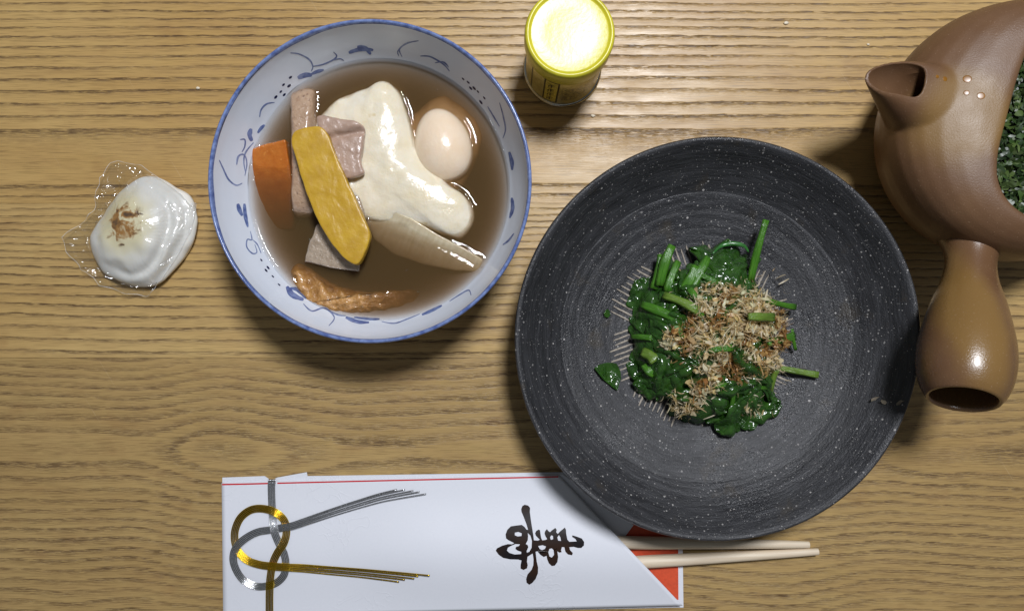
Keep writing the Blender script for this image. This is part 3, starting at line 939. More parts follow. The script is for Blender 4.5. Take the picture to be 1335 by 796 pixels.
stems = [(989, 290, 976, 366, 11, .012, .002, 0), (871, 322, 858, 372, 15, .010, .004, 0), (858, 333, 850, 376, 13, .007, .003, 0), (880, 342, 868, 380, 12, .007, .003, 0),
         (916, 337, 896, 378, 14, .010, .005, 0), (901, 348, 886, 380, 15, .010, .005, 0), (834, 397, 882, 416, 15, .006, .004, 0), (992, 391, 1030, 400, 9, .006, .007, 0), (966, 412, 998, 413, 13, .012, .012, 1),
         (821, 438, 848, 440, 9, .003, .003, 0), (836, 458, 852, 470, 17, .003, .004, 1), (1008, 480, 999, 516, 10, .004, .003, 1), (996, 446, 1030, 438, 14, .004, .004, 0), (1026, 428, 1033, 455, 5, .006, .004, 0),
         (838, 475, 850, 486, 14, .003, .003, 0), (862, 385, 905, 405, 13, .006, .008, 1), (890, 372, 905, 392, 10, .006, .008, 0), (918, 455, 948, 452, 10, .008, .008, 0), (925, 500, 995, 503, 9, .007, .004, 0), (880, 392, 912, 412, 8, .006, .006, 0),
         (870, 410, 888, 440, 9, .004, .004, 0), (905, 318 + 40, 930, 330 + 40, 9, .006, .006, 0), (953, 510, 945, 548, 7, .004, .003, 0)]
for q in stems:
    stem(q[0], q[1], q[2], q[3], q[4], q[5], q[6], mat_stem_l if q[7] else mat_stem, bend=rnd.uniform(-0.0015, 0.0015), parent=spin)
lr = random.Random(23)
for i in range(34):
    zone = lr.choice([(862, 425, 26, 50), (865, 480, 28, 30), (945, 345, 24, 20), (940, 525, 48, 22), (985, 500, 20, 30), (900, 375, 30, 15)])
    a = lr.uniform(0, 2 * PI); q = math.sqrt(lr.random())
    leaf(zone[0] + zone[2] * q * math.cos(a), zone[1] + zone[3] * q * math.sin(a), lr.uniform(0.020, 0.034), lr.uniform(0.009, 0.016), lr.uniform(0, 360), lr.uniform(0.0, 0.005), lr.uniform(0.007, 0.011), 40 + i * 0.77, spin)
# pale curled leaf edge on the top leaf
cp = [on_heap(u, v, 0.010) for u, v in ((924, 332), (935, 322), (950, 319), (964, 322), (970, 330))]
vs, fs = tube_mesh(interp_profile([tuple(p) for p in cp], 14), lambda f: 0.0005 + 0.0010 * math.sin(PI * f), 8, 0.6)
o = mk('curled_leaf_edge', vs, fs, simple('leaf_edge', (0.035, 0.15, 0.03), 0.25, 0.3, 300)); under(o, spin)

s1 = stem(1010, 478, 1064, 488, 10, 0.006, 0.0030, mat_stem_l, dishy=True)
s1.name = 'loose_spinach_stalk'
tag(s1, 'loose yellow-green spinach stalk pointing right from the heap', 'spinach')
def leaf_sheet(pts):
    ol = resample_closed([Vector((q[0], q[1], 0)) for q in pts], 60)
    c = sum(ol, Vector()) / 60
    rings = []
    for i in range(12):
        t = 1 - i / 11 * 0.97; ring = []
        for q in ol:
            w = c + (q - c) * t
            p = on_dish(w.x, w.y)
            p.z += 0.0012 + 0.0016 * t * t + 0.0016 * mnoise.noise(Vector((p.x, p.y, 0)) * 150)
            ring.append(p)
        rings.append(ring)
    vs, fs = rings_mesh(rings, False, True)
    o = mk('leaf', vs, fs, mat_leaf); recalc(o.data)
    return o
l1 = leaf_sheet([(774, 479), (782, 474), (791, 472), (803, 473), (808, 483), (809, 492), (804, 508), (797, 503), (785, 493)])
l1.name = 'loose_spinach_leaf'
tag(l1, 'single loose spinach leaf lying left of the heap', 'spinach')
l2 = leaf(791, 408, 0.0055, 0.0042, 80, 0.0002, 0.0010, 7.2, None, True)
l2.name = 'spinach_scrap'
tag(l2, 'tiny green spinach scrap above the loose leaf on the dark dish', 'spinach')

def flakes_mat(name, transl=0.35, rough=0.32, bmp=0.0003):
    n = NT(name)
    at = n.node('ShaderNodeAttribute', attribute_name='col')
    nb = n.bump(n.noise(n.coords(), 1500, 2.0), bmp, 0.6)
    b = n.bsdf(at.outputs['Color'], rough, nb, Specular_IOR_Level=0.5)
    t = n.node('ShaderNodeBsdfTranslucent'); n.put(t.inputs[0], at.outputs['Color'])
    mx = n.node('ShaderNodeMixShader'); mx.inputs[0].default_value = transl
    n.put(mx.inputs[1], b); n.put(mx.inputs[2], t.outputs[0])
    return n.surface(mx.outputs[0])

def shard(V, F, C, p, L, w, yaw, pitch, roll, curl, col, nseg=5, ragged=0.35, r_=rnd, jit=1.0):
    M = Matrix.Rotation(yaw, 3, 'Z') @ Matrix.Rotation(pitch, 3, 'Y') @ Matrix.Rotation(roll, 3, 'X')
    b = len(V)
    tw = r_.uniform(-1.2, 1.2)
    for i in range(nseg + 1):
        f = i / nseg - 0.5
        ww = w * (1 - ragged * abs(2 * f) ** 2) * (1 + jit * r_.uniform(-0.3, 0.25))
        a = curl * f
        cx_ = math.sin(a) / curl * L if abs(curl) > 1e-3 else f * L
        cz_ = (1 - math.cos(a)) / curl * L if abs(curl) > 1e-3 else 0.0
        for sg in (-0.5, 0.5):
            q = Vector((cx_ + jit * r_.uniform(-.04, .04) * L, sg * ww * math.cos(tw * f), cz_ + sg * ww * math.sin(tw * f)))
            V.append(p + M @ q)
    for i in range(nseg):
        F.append((b + 2 * i, b + 2 * i + 1, b + 2 * i + 3, b + 2 * i + 2)); C.append(col)

def with_colors(name, V, F, C, mat):
    o = mk(name, V, F, mat)
    at = o.data.attributes.new('col', 'FLOAT_COLOR', 'FACE')
    at.data.foreach_set('color', [x for c in C for x in (*c, 1.0)])
    return o

def inside(poly, x, y):
    c = False; n = len(poly); j = n - 1
    for i in range(n):
        xi, yi = poly[i]; xj, yj = poly[j]
        if (yi > y) != (yj > y) and x < (xj - xi) * (y - yi) / (yj - yi) + xi: c = not c
        j = i
    return c

fz = Zs([(395, 215), (430, 235), (470, 250), (540, 255), (620, 258), (655, 300), (690, 340), (720, 350), (705, 440), (690, 520), (700, 560), (640, 575), (600, 590), (540, 595), (480, 612), (430, 640), (400, 690), (350, 712), (305, 690), (295, 640), (370, 592), (430, 580), (370, 540), (300, 505), (268, 450), (285, 405), (345, 400), (385, 345), (370, 290), (395, 265)], 760, 280, 0.3645)
V, F, C = [], [], []
fr_ = random.Random(11)
pal = [(0.64, 0.49, 0.27), (0.56, 0.39, 0.19), (0.74, 0.62, 0.41), (0.36, 0.19, 0.065), (0.28, 0.13, 0.04), (0.48, 0.30, 0.11), (0.72, 0.63, 0.47), (0.62, 0.48, 0.22)]
cnt = 0
while cnt < 3000:
    u = fr_.uniform(855, 1025); v = fr_.uniform(350, 545)
    ok = inside(fz, u, v)
    if not ok and not (fr_.random() < 0.02 or (math.hypot(u - 975, v - 525) < 13 and fr_.random() < 0.6)): continue
    lump = mnoise.noise(Vector((u * 0.05, v * 0.05, 2.0)))
    if ok and lump < -0.36: continue
    lf = 0.0075 + 0.0085 * lump + fr_.uniform(-0.004, 0.004) if ok else 0.006
    p = on_heap(u, v, lf)
    tone = mnoise.noise(Vector((u * 0.03, v * 0.03, 9.0))) + fr_.uniform(-0.15, 0.15)
    c = fr_.choice([pal[0], pal[2], pal[6], pal[7], pal[2]]) if tone < 0.12 else pal[fr_.choice([3, 4, 5, 5, 1, 0])]
    kind_ = fr_.random()
    k = fr_.uniform(0.9, 1.35)
    c = tuple(min(0.88, x * k) for x in c)
    yaw = 2 * PI * mnoise.noise(Vector((u * 0.06, v * 0.06, 4.0))) * 2 + fr_.gauss(0, 0.9)
    if kind_ < 0.45:      # curled ribbons
        shard(V, F, C, p, fr_.uniform(0.005, 0.012), fr_.uniform(0.0004, 0.0010), yaw, fr_.gauss(0, 0.45), fr_.gauss(0, 1.0), fr_.uniform(-4.5, 4.5), c, 14, 0.6, r_=fr_, jit=0.25)
    elif kind_ < 0.76:    # threads
        shard(V, F, C, p, fr_.uniform(0.004, 0.010), fr_.uniform(0.00015, 0.0004), yaw, fr_.gauss(0, 0.6), fr_.gauss(0, 0.9), fr_.uniform(-3.4, 3.4), c, 9, 0.5, r_=fr_, jit=0.2)
    elif kind_ < 0.92:    # thin torn sheets
        shard(V, F, C, p, fr_.uniform(0.004, 0.008), fr_.uniform(0.0014, 0.0032), yaw, fr_.gauss(0, 0.5), fr_.gauss(0, 0.8), fr_.uniform(-3.6, 3.6), tuple(min(0.85, x * 1.1) for x in c), 12, 0.85, r_=fr_, jit=0.5)
    else:                 # crumbs
        shard(V, F, C, p, fr_.uniform(0.0016, 0.0036), fr_.uniform(0.0003, 0.0010), fr_.uniform(0, 2 * PI), fr_.gauss(0, 0.6), fr_.gauss(0, 0.9), fr_.uniform(-2.6, 2.6), c, 4, 0.5, r_=fr_)
    cnt += 1
fl = with_colors('bonito_flakes', V, F, C, flakes_mat('bonito_flake', 0.5, 0.28))
tag(fl, 'mound of curled beige and brown dried bonito flakes on the spinach', 'fish flakes', kind='stuff')
# one clear flake stuck on the dish wall
V, F, C = [], [], []
for (u, v, L, yw) in ((1140, 519, 0.007, 0.2), (1152, 524, 0.006, -0.6), (1172, 524, 0.006, 0.3)):
    shard(V, F, C, on_dish(u, v, 0.0012), L, 0.0024, yw, 0.0, 0.35, 1.2, (0.42, 0.36, 0.27), r_=fr_)
tag(with_colors('stray_bonito_flake', V, F, C, flakes_mat('stray_flake', 0.5)), 'thin stray bonito flake stuck on the right wall of the dark dish', 'fish flake')

# ------------------------------------------------------------------ side-handled teapot
TX, TY = 0.3005, 0.103
def clay(name, ra, rb, coat):
    n = NT(name)
    co = n.coords()
    c = n.mix(n.maprange(n.noise(co, 26, 4.0, 0.6), 0.3, 0.7), (0.122, 0.060, 0.028), (0.160, 0.085, 0.041))
    # ochre bloom of the wood firing, on the shoulder and along the handle
    def blob(p, rx, ry, rz):
        mp = n.node('ShaderNodeMapping', vector_type='TEXTURE'); n.put(mp.inputs[0], co)
        mp.inputs['Location'].default_value = p; mp.inputs['Scale'].default_value = (rx, ry, rz)
        ln = n.node('ShaderNodeVectorMath', operation='LENGTH'); n.put(ln.inputs[0], mp.outputs[0])
        return n.maprange(n.add(ln.outputs['Value'], n.mul(n.sub(n.noise(co, 45, 3.0), 0.5), 0.5)), 1.15, 0.55, 0, 1, smooth=True)
    m = n.math('MAXIMUM', blob((0.255, 0.105, 0.07), 0.030, 0.030, 0.05), blob((0.252, -0.012, 0.085), 0.0185, 0.052, 0.06))
    c = n.mix(n.mul(m, 0.85), c, (0.22, 0.125, 0.036))
    sp = n.maprange(n.noise(co, 900, 2.0, 0.5), 0.66, 0.74, 0, 0.5)
    c = n.mix(sp, c, (0.34, 0.22, 0.14))
    nb = n.bump(n.noise(co, 1100, 3.0, 0.6), 0.00022, 0.6)
    rg = n.maprange(n.noise(co, 60, 3.0), 0.3, 0.7, ra, rb)
    return n.surface(n.bsdf(c, rg, nb, Specular_IOR_Level=0.5, Coat_Weight=coat, Coat_Roughness=0.15))
mat_clay = clay('brown_teapot_clay', 0.40, 0.52, 0.0)
mat_clay_h = clay('handled_teapot_clay', 0.22, 0.32, 0.3)
pot = empty('teapot', (TX, TY, 0), 'brown clay side-handled teapot without its lid, cut by the right edge', 'teapot')

NP = 160
open_px = [(1296, 215), (1300, 185), (1311, 140), (1324, 95), (1341, 55), (1368, 28), (1410, 18), (1455, 40), (1485, 90), (1492, 150), (1480, 210), (1450, 258), (1405, 288), (1365, 294), (1332, 283), (1309, 262), (1298, 238)]
ZO = 0.086
opening = closed_curve([W(a, b, ZO) for a, b in open_px], 400)
def radial(curve, cx, cy, n):
    """resample by angle about (cx,cy)"""
    A = sorted(((math.atan2(p.y - cy, p.x - cx) % (2 * PI)), (p.x - cx, p.y - cy)) for p in curve)
    out = []
    for j in range(n):
        a = 2 * PI * j / n
        near = sorted(A, key=lambda q: abs((q[0] - a + PI) % (2 * PI) - PI))[:6]
        rr_ = sum(math.hypot(*q[1]) for q in near) / 6
        out.append(Vector((cx + rr_ * math.cos(a), cy + rr_ * math.sin(a), 0)))
    return out
op = radial(opening, 0.315, 0.100, NP)
def circ(r, z): return [Vector((TX + r * math.cos(2 * PI * j / NP), TY + r * math.sin(2 * PI * j / NP), z)) for j in range(NP)]
# match the circle's points to the opening's angles
bodyR = [(0.001, 0.0), (0.048, 0.0), (0.054, 0.003), (0.064, 0.012), (0.0725, 0.027), (0.0762, 0.042), (0.0768, 0.052), (0.0755, 0.062)]
rings = [circ(r, z) for r, z in bodyR]
topc = circ(0.0755, 0.062)
for f, z in ((0.08, 0.0690), (0.20, 0.0742), (0.38, 0.0790), (0.60, 0.0826), (0.80, 0.0847), (0.94, 0.0857)):
    rings.append([Vector((a.x + (b.x - a.x) * f, a.y + (b.y - a.y) * f, z)) for a, b in zip(topc, op)])
rings.append([Vector((p.x, p.y, ZO)) for p in op])
oc = Vector((0.315, 0.100, 0))
def shrink(ring, d, z):
    out = []
    for p in ring:
        q = Vector((p.x - oc.x, p.y - oc.y, 0)); L = q.length
        q *= (L - d) / L; out.append(Vector((oc.x + q.x, oc.y + q.y, z)))
    return out
rings.append(shrink(op, 0.0030, ZO - 0.0008))
rings.append(shrink(op, 0.0036, ZO - 0.0040))
rings.append(shrink(op, 0.0010, 0.0760))
for r, z in ((0.0665, 0.060), (0.0685, 0.045), (0.063, 0.025), (0.052, 0.010), (0.001, 0.008)):
    rings.append(circ(r, z))
vsB, fsB = rings_mesh(rings, True, True)

# spout
sp_px = Zs([(123, 285), (128, 268), (150, 250), (200, 233), (250, 226), (300, 224), (350, 232), (378, 244), (384, 270), (375, 320), (360, 358), (340, 375), (310, 370), (260, 358), (200, 348), (155, 328), (132, 308)], 1080, 0, 0.3517)
spm = closed_curve([W(a, b, 0.0815 + 0.006 * max(0.0, (1190 - a) / 66)) for a, b in sp_px], 200)
mcx = sum((p for p in spm), Vector()) / len(spm)
bcen = Vector((0.252, 0.113, 0.056))
ax = (mcx - bcen).normalized()
NS = 48
# ring parameter 0 = tip / underside of the base, going round through +Y
def mouth_pt(t):
    tipd = Vector((-1, 0.12, 0)).normalized(); side = Vector((0.12, 1, 0)).normalized()
    a = t
    best, bd = None, 9
    for p in spm:
        q = p - mcx; qa = math.atan2(q.dot(side), q.dot(tipd)) % (2 * PI)
        d = abs((qa - a + PI) % (2 * PI) - PI)
        if d < bd: bd, best = d, p
    return best.copy()
e_side = Vector((0.12, 1, 0)).normalized()
e_low = e_side.cross(ax).normalized()
if e_low.z > 0: e_low = -e_low
def base_pt(t, r): return bcen + e_low * (r * math.cos(t)) + e_side * (r * math.sin(t))
mouth = [mouth_pt(2 * PI * j / NS) for j in range(NS)]
# smooth the picked points
for _ in range(2): mouth = [(mouth[j - 1] + mouth[j] * 2 + mouth[(j + 1) % NS]) / 4 for j in range(NS)]
base = [base_pt(2 * PI * j / NS, 0.029) for j in range(NS)]
srings = []
for f in (0, 0.2, 0.4, 0.6, 0.8, 0.93, 1.0):
    k = f ** 0.75
    # the throat narrows quickly, then runs up to the mouth
    srings.append([b.lerp(m, k) for b, m in zip(base, mouth)])
def mscale(ring, s, dz): 
    c = sum(ring, Vector()) / len(ring)
    return [c + (p - c) * s + Vector((0, 0, dz)) for p in ring]
srings.append(mscale(mouth, 0.5, 0.0))
vsS, fsS = rings_mesh(srings, True, True)

V = vsB + vsS
F = list(fsB) + [tuple(i + len(vsB) for i in f) for f in fsS]
me = bpy.data.meshes.new('pot_raw'); me.from_pydata([tuple(v) for v in V], [], F); me.update()
recalc(me)
raw = bpy.data.objects.new('pot_raw', me); COL.objects.link(raw)
md = raw.modifiers.new('r', 'REMESH'); md.mode = 'VOXEL'; md.voxel_size = 0.0009
md2 = raw.modifiers.new('s', 'SMOOTH'); md2.iterations = 22; md2.factor = 0.5
lip = mscale(mouth, 0.86, 0.0)
crings = [mscale(lip, 1.10, 0.004), mscale(lip, 1.02, 0.0006), mscale(lip, 0.97, -0.0010)]
throat = [Vector((0.262, 0.110, 0.060)) + e_low * (0.0115 * math.cos(2 * PI * j / NS)) + e_side * (0.0115 * math.sin(2 * PI * j / NS)) for j in range(NS)]
for f in (0.25, 0.5, 0.75, 1.0): crings.append([p.lerp(q, f) for p, q in zip(crings[2], throat)])
cv, cf = rings_mesh(crings, True, True)
cutter = mk('cutter', cv, cf); recalc(cutter.data)
md3 = raw.modifiers.new('b', 'BOOLEAN'); md3.operation = 'DIFFERENCE'; md3.object = cutter; md3.solver = 'EXACT'
bpy.context.view_layer.update()
dg = bpy.context.evaluated_depsgraph_get()
pm = bpy.data.meshes.new_from_object(raw.evaluated_get(dg))
bpy.data.objects.remove(raw)
bpy.data.objects.remove(cutter)
# split the fused clay into the body and the spout
def keep(src, test, name):
    bm = bmesh.new(); bm.from_mesh(src)
    dele = [f for f in bm.faces if not test(f.calc_center_median())]
    bmesh.ops.delete(bm, geom=dele, context='FACES')
    m = bpy.data.meshes.new(name); bm.to_mesh(m); bm.free()
    return m
def is_spout(c):
    r = math.hypot(c.x - TX, c.y - TY)
    t = (c - bcen).dot(ax)
    radial_ = ((c - bcen) - ax * t).length
    return c.x < 0.236 and 0.085 < c.y < 0.15 and (r > 0.0775 or (c.z > 0.0785 and r > 0.0655 and radial_ < 0.03))
body_me = keep(pm, lambda c: not is_spout(c), 'pot_body')
spout_me = keep(pm, is_spout, 'spout')
body_o = under(link('pot_body', body_me, mat_clay), pot)
under(link('spout', spout_me, mat_clay), pot)
pot_bvh = BVHTree.FromPolygons([v.co.copy() for v in pm.vertices], [tuple(p.vertices) for p in pm.polygons])

# handle: hollow, flared at the root, swelling to a bulb with an open end
h0, h1 = W(1268, 290, 0.048), W(1256, 518, 0.092)
hax = (h1 - h0).normalized(); hs = hax.cross(Vector((0, 0, 1))).normalized(); hu = hs.cross(hax)
hp = [(0.00, 0.0250), (0.08, 0.0205), (0.16, 0.0156), (0.25, 0.0136), (0.36, 0.0150), (0.48, 0.0190), (0.60, 0.0222), (0.72, 0.0246), (0.82, 0.0250), (0.91, 0.0236), (0.97, 0.0211), (1.0, 0.0190)]
hl = (h1 - h0).length
hprof = [(p.x, p.y) for p in interp_profile(hp, 48)] + [(1.010, 0.0182), (1.010, 0.0172), (1.0, 0.0164), (0.97, 0.0166), (0.85, 0.0190), (0.6, 0.018), (0.5, 0.010), (0.5, 0.0002)]
rings = []
for s_, r_ in hprof:
    c = h0 + hax * (s_ * hl)
    rings.append([c + hs * (r_ * math.cos(2 * PI * j / 64)) + hu * (r_ * math.sin(2 * PI * j / 64)) for j in range(64)])
vs, fs = rings_mesh(rings, True, True)
ho = mk('handle', vs, fs, mat_clay_h); recalc(ho.data); under(ho, pot)

# drops of spilt tea on the shoulder
mat_drop = simple('tea_drop', (0.25, 0.105, 0.010), 0.30, 0.2, 300)
camp = Vector((0, 0, H))
for (u, v, rpx) in ((1261, 103, 5.5), (1260, 121, 3.6), (1279, 125, 5.0), (1232, 103, 3.2), (1222, 100, 2.4)):
    d = (W(u, v, 0) - camp).normalized()
    hit, nr, _, _ = pot_bvh.ray_cast(camp, d)
    if hit is None: continue
    r_ = rpx / FPX * 0.44
    bm = bmesh.new(); bmesh.ops.create_uvsphere(bm, u_segments=16, v_segments=8, radius=1.0)
    q = nr.to_track_quat('Z', 'Y').to_matrix()
    for vv in bm.verts: vv.co = hit + q @ Vector((vv.co.x * r_ * (1 + .1 * math.sin(u)), vv.co.y * r_, vv.co.z * r_ * 0.07))
    m_ = bpy.data.meshes.new('tea_drop'); bm.to_mesh(m_); bm.free()
    under(link('tea_drop', m_, mat_drop), body_o)

# wet tea leaves heaped to the lip
tr_ = random.Random(5)
V, F, C = [], [], []
opin = [(p.x, p.y) for p in shrink(op, 0.0040, 0)]
gp = [(0.035, 0.075, 0.014), (0.050, 0.095, 0.020), (0.018, 0.040, 0.010), (0.075, 0.12, 0.028), (0.040, 0.065, 0.016), (0.095, 0.14, 0.040), (0.025, 0.050, 0.014)]
cnt = 0
while cnt < 2400:
    x = tr_.uniform(0.262, 0.36); y = tr_.uniform(0.03, 0.17)
    if not inside(opin, x, y): continue
    if x > 0.315 and tr_.random() < 0.5: continue
    z = 0.0775 + 0.0035 * mnoise.noise(Vector((x, y, 0)) * 110) + tr_.uniform(-0.003, 0.0025)
    k = tr_.uniform(0.5, 1.15); c = tuple(q * k for q in gp[tr_.randrange(7)])
    shard(V, F, C, Vector((x, y, z)), tr_.uniform(0.003, 0.008), tr_.uniform(0.0013, 0.0036), tr_.uniform(0, 2 * PI), tr_.gauss(0, 0.35), tr_.gauss(0, 0.45), tr_.uniform(-1.5, 1.5), c, 4, 0.6, r_=tr_)
    cnt += 1
base_i = len(V)
V += [Vector((p[0], p[1], 0.0735)) for p in opin]; F.append(tuple(range(base_i, base_i + len(opin)))); C.append((0.010, 0.022, 0.006))
tl = with_colors('tea_leaves', V, F, C, flakes_mat('wet_tea_leaf', 0.15, 0.38, 0.0001))
tag(tl, 'wet green tea leaves filling the open brown teapot', 'tea leaves', kind='stuff')

# ------------------------------------------------------------------ spice tin
CX, CY = W(733, 90, 0).x, W(733, 90, 0).y
def tin_print():
    n = NT('printed_tin')
    co = n.coords()
    mp = n.node('ShaderNodeMapping'); mp.inputs['Location'].default_value = (-CX, -CY, 0); n.put(mp.inputs[0], co)
    x, y, z = n.sep(mp.outputs[0])
    ang = n.math('ARCTAN2', y, x)
    f = n.noise(n.comb(n.mul(ang, 6.0), n.mul(z, 260.0), 0), 1.0, 4.0, 0.7)
    c = n.mix(n.maprange(f, 0.38, 0.62), (0.42, 0.36, 0.10), (0.60, 0.54, 0.22))
    # engraved dark picture on the front
    inm = n.mul(n.maprange(ang, -1.72, -1.62, 0, 1), n.maprange(ang, -0.72, -0.62, 1, 0))
    zm = n.mul(n.maprange(z, 0.010, 0.014, 0, 1), n.maprange(z, 0.036, 0.044, 1, 0))
    e = n.maprange(n.noise(n.comb(n.mul(ang, 14.0), n.mul(z, 500.0), 3.0), 1.0, 3.0, 0.7), 0.42, 0.56, 0, 0.85)
    c = n.mix(n.mul(n.mul(inm, zm), e), c, (0.06, 0.045, 0.02))
    return n.surface(n.bsdf(c, 0.3, Metallic=0.25))
mat_tin = tin_print()
mat_silver = simple('bare_tin', (0.62, 0.60, 0.52), 0.22, 0.15, 300, Metallic=1.0)
mat_lid = simple('yellow_lid', (0.60, 0.54, 0.035), 0.30, 0.10, 120, bump=0.0001, bscale=300)
mat_black = simple('black_print', (0.02, 0.018, 0.012), 0.3, 0.2, 300)
mat_gold_panel = simple('gold_print', (0.55, 0.47, 0.08), 0.3, 0.25, 400)
tin = empty('spice_tin', (CX, CY, 0), 'small round printed spice tin with yellow lid beyond the two bowls', 'tin')
RT = 0.0243
vs, fs = lathe([(1e-5, 0.0012), (RT - 0.001, 0.0012), (RT, 0.0022), (RT, 0.058), (RT - 0.001, 0.0595), (1e-5, 0.0595)], CX, CY, 96)
under(mk('tin_body', vs, fs, mat_tin), tin)
vs, fs = lathe([(RT + 0.0001, 0.0034), (RT + 0.0011, 0.0030), (RT + 0.0016, 0.0020), (RT + 0.0015, 0.0006), (RT + 0.0008, 0.0), (RT - 0.0012, 0.0), (RT - 0.0012, 0.0012)], CX, CY, 96)
under(mk('base_seam', vs, fs, mat_silver), tin)
vs, fs = lathe([(RT + 0.0001, 0.0520), (RT + 0.0009, 0.0523), (RT + 0.0012, 0.0530), (RT + 0.0009, 0.0538), (RT + 0.0001, 0.0541)], CX, CY, 96)
under(mk('neck_seam', vs, fs, mat_silver), tin)
LIDR = 0.0262
lidp = [(RT + 0.0003, 0.0542), (LIDR - 0.0002, 0.0542), (LIDR, 0.0550), (LIDR, 0.0672), (LIDR - 0.0004, 0.0688), (LIDR - 0.0012, 0.0698), (LIDR - 0.0020, 0.0700), (LIDR - 0.0027, 0.0696), (LIDR - 0.0031, 0.0689), (LIDR - 0.0040, 0.0687), (0.014, 0.0688), (1e-5, 0.0689)]
vs, fs = lathe(lidp, CX, CY, 96)
under(mk('lid', vs, fs, mat_lid), tin)
def panel(a0, a1, z0, z1, mat, lift, name, par=None):
    k = 12; V = []
    for i in range(k + 1):
        a = math.radians(a0 + (a1 - a0) * i / k)
        for z in (z0, z1): V.append(Vector((CX + (RT + lift) * math.cos(a), CY + (RT + lift) * math.sin(a), z)))
    return under(mk(name, V, [(2 * i, 2 * i + 2, 2 * i + 3, 2 * i + 1) for i in range(k)], mat), par or tin)
panel(-124, -100, 0.006, 0.049, mat_black, 0.00010, 'label_border')
lab = panel(-121.5, -102.5, 0.0075, 0.0475, mat_gold_panel, 0.00018, 'label_panel')
for i in range(4):       # four upright characters on the label, too small to read
    zc = 0.013 + i * 0.0088
    for (a0, a1, za, zb_) in ((-117, -107, 0.0026, 0.0034), (-116, -108, 0.0, 0.0007), (-113, -111, -0.003, 0.0034), (-117, -115, -0.003, 0.0)):
        panel(a0, a1, zc + za, zc + zb_, mat_black, 0.00024 + 0.00002 * i, 'label_character', lab)
panel(-150, -147.5, 0.006, 0.049, mat_black, 0.00010, 'label_border')

# ------------------------------------------------------------------ chopstick sleeve and chopsticks
def paper():
    n = NT('embossed_white_paper')
    co = n.coords()
    c = n.mix(n.noise(co, 700, 3.0), (0.69, 0.71, 0.77), (0.735, 0.75, 0.805))
    em = n.noise(co, 55, 2.0, 0.5, dist=1.5)
    line = n.maprange(n.math('ABSOLUTE', n.sub(em, 0.5)), 0.0, 0.02, 1.0, 0.0)
    patch = n.maprange(n.noise(co, 22, 1.0), 0.52, 0.60)
    h = n.add(n.mul(n.mul(line, patch), 0.5), n.mul(n.noise(co, 30, 2.0), 0.7))
    nb = n.bump(h, 0.00035, 0.5)
    return n.surface(n.bsdf(c, 0.55, nb, Specular_IOR_Level=0.35))
mat_paper = paper()
mat_red = simple('vermilion_paper', (0.62, 0.075, 0.022), 0.6, 0.12, 500)
mat_redline = simple('red_line', (0.55, 0.02, 0.03), 0.5, 0.1, 500)
def foil(name, c1, c2):
    n = NT(name)
    co = n.coords()
    f = n.noise(co, 900, 2.0, 0.6)
    c = n.mix(n.maprange(f, 0.3, 0.7), c1, c2)
    nb = n.bump(n.noise(co, 1300, 2.0), 0.0002, 0.5)
    return n.surface(n.bsdf(c, 0.20, nb, Metallic=1.0))
mat_gold = foil('gold_cord', (0.55, 0.34, 0.015), (0.80, 0.55, 0.05))
mat_silv = foil('silver_cord', (0.62, 0.63, 0.65), (0.90, 0.91, 0.93))
def ink_mat():
    n = NT('foil_ink')
    f = n.noise(n.coords(), 60, 2.0)
    c = n.mix(n.maprange(f, 0.35, 0.65), (0.008, 0.006, 0.008), (0.028, 0.012, 0.006))
    return n.surface(n.bsdf(c, 0.18, Specular_IOR_Level=0.7))
mat_ink = ink_mat()

sleeve = empty('chopstick_sleeve', W(590, 710, 0), 'white celebration chopstick sleeve with gold and silver cords and black calligraphy', 'chopstick sleeve')
def bulge(v): return 0.0030 + 0.0088 * math.exp(-((v - 727) / 58.0) ** 2)
def front_v(u, t):
    top = 629.0 - 10.0 * (u - 289) / 440.0
    bot = 803.0 - 14.0 * (u - 289) / 600.0
    return top + (bot - top) * t
# solve the pixel row of the front panel at a given height for each column
def front_pt(s, t, lift=0.0):
    # diagonal right edge from (729,619) to (890,789)
    ur = 729 + 161 * t
    ul = 289 + 2 * t
    u = ul + (ur - ul) * s
    v = front_v(u if u < 729 else 729 + (u - 729), t)
    if s > 0.999: v = 619 + 170 * t
    else:
        vl = 629 + 174 * t; vr = 619 + 170 * t; v = vl + (vr - vl) * s
    # towards its left end the sleeve lies flat: the chopsticks do not reach it
    k = min(1.0, max(0.0, (u - 420) / 160.0)); k = k * k * (3 - 2 * k)
    z = 0.0030 + (bulge(v) - 0.0030) * (0.35 + 0.65 * k) + lift
    z += 0.0003 * mnoise.noise(Vector((u * 0.01, v * 0.02, 0)))
    return W(u, v, z)
ns, nt = 90, 48
V = [front_pt(i / ns, j / nt) for j in range(nt + 1) for i in range(ns + 1)]
F = [(j * (ns + 1) + i, (j + 1) * (ns + 1) + i, (j + 1) * (ns + 1) + i + 1, j * (ns + 1) + i + 1) for j in range(nt) for i in range(ns)]
o = mk('front_panel', V, F, mat_paper); front_panel = under(o, sleeve)
sm = o.modifiers.new('thickness', 'SOLIDIFY'); sm.thickness = 0.0003; sm.offset = -1
front_bvh = BVHTree.FromPolygons(V, F)
def on_front(u, v, lift=0.0):
    d = (W(u, v, 0) - camp).normalized()
    hit, nr, _, _ = front_bvh.ray_cast(camp, d)
    if hit is None: return W(u, v, 0.003 + lift)
    return hit + Vector((0, 0, lift))
prism('back_panel', [W(a, b, 0.0006) for a, b in [(290, 622), (345, 620), (354, 626), (361, 622), (400, 615), (401, 620), (735, 615), (889, 640), (891, 791), (560, 797), (291, 804)]], 0.0003, 0.0008, mat_paper, sleeve)
prism('red_lining', [W(a, b, 0.0010) for a, b in [(700, 640), (820, 640), (883.5, 650), (884.5, 781), (720, 785)]], 0.0008, 0.0011, mat_red, sleeve)
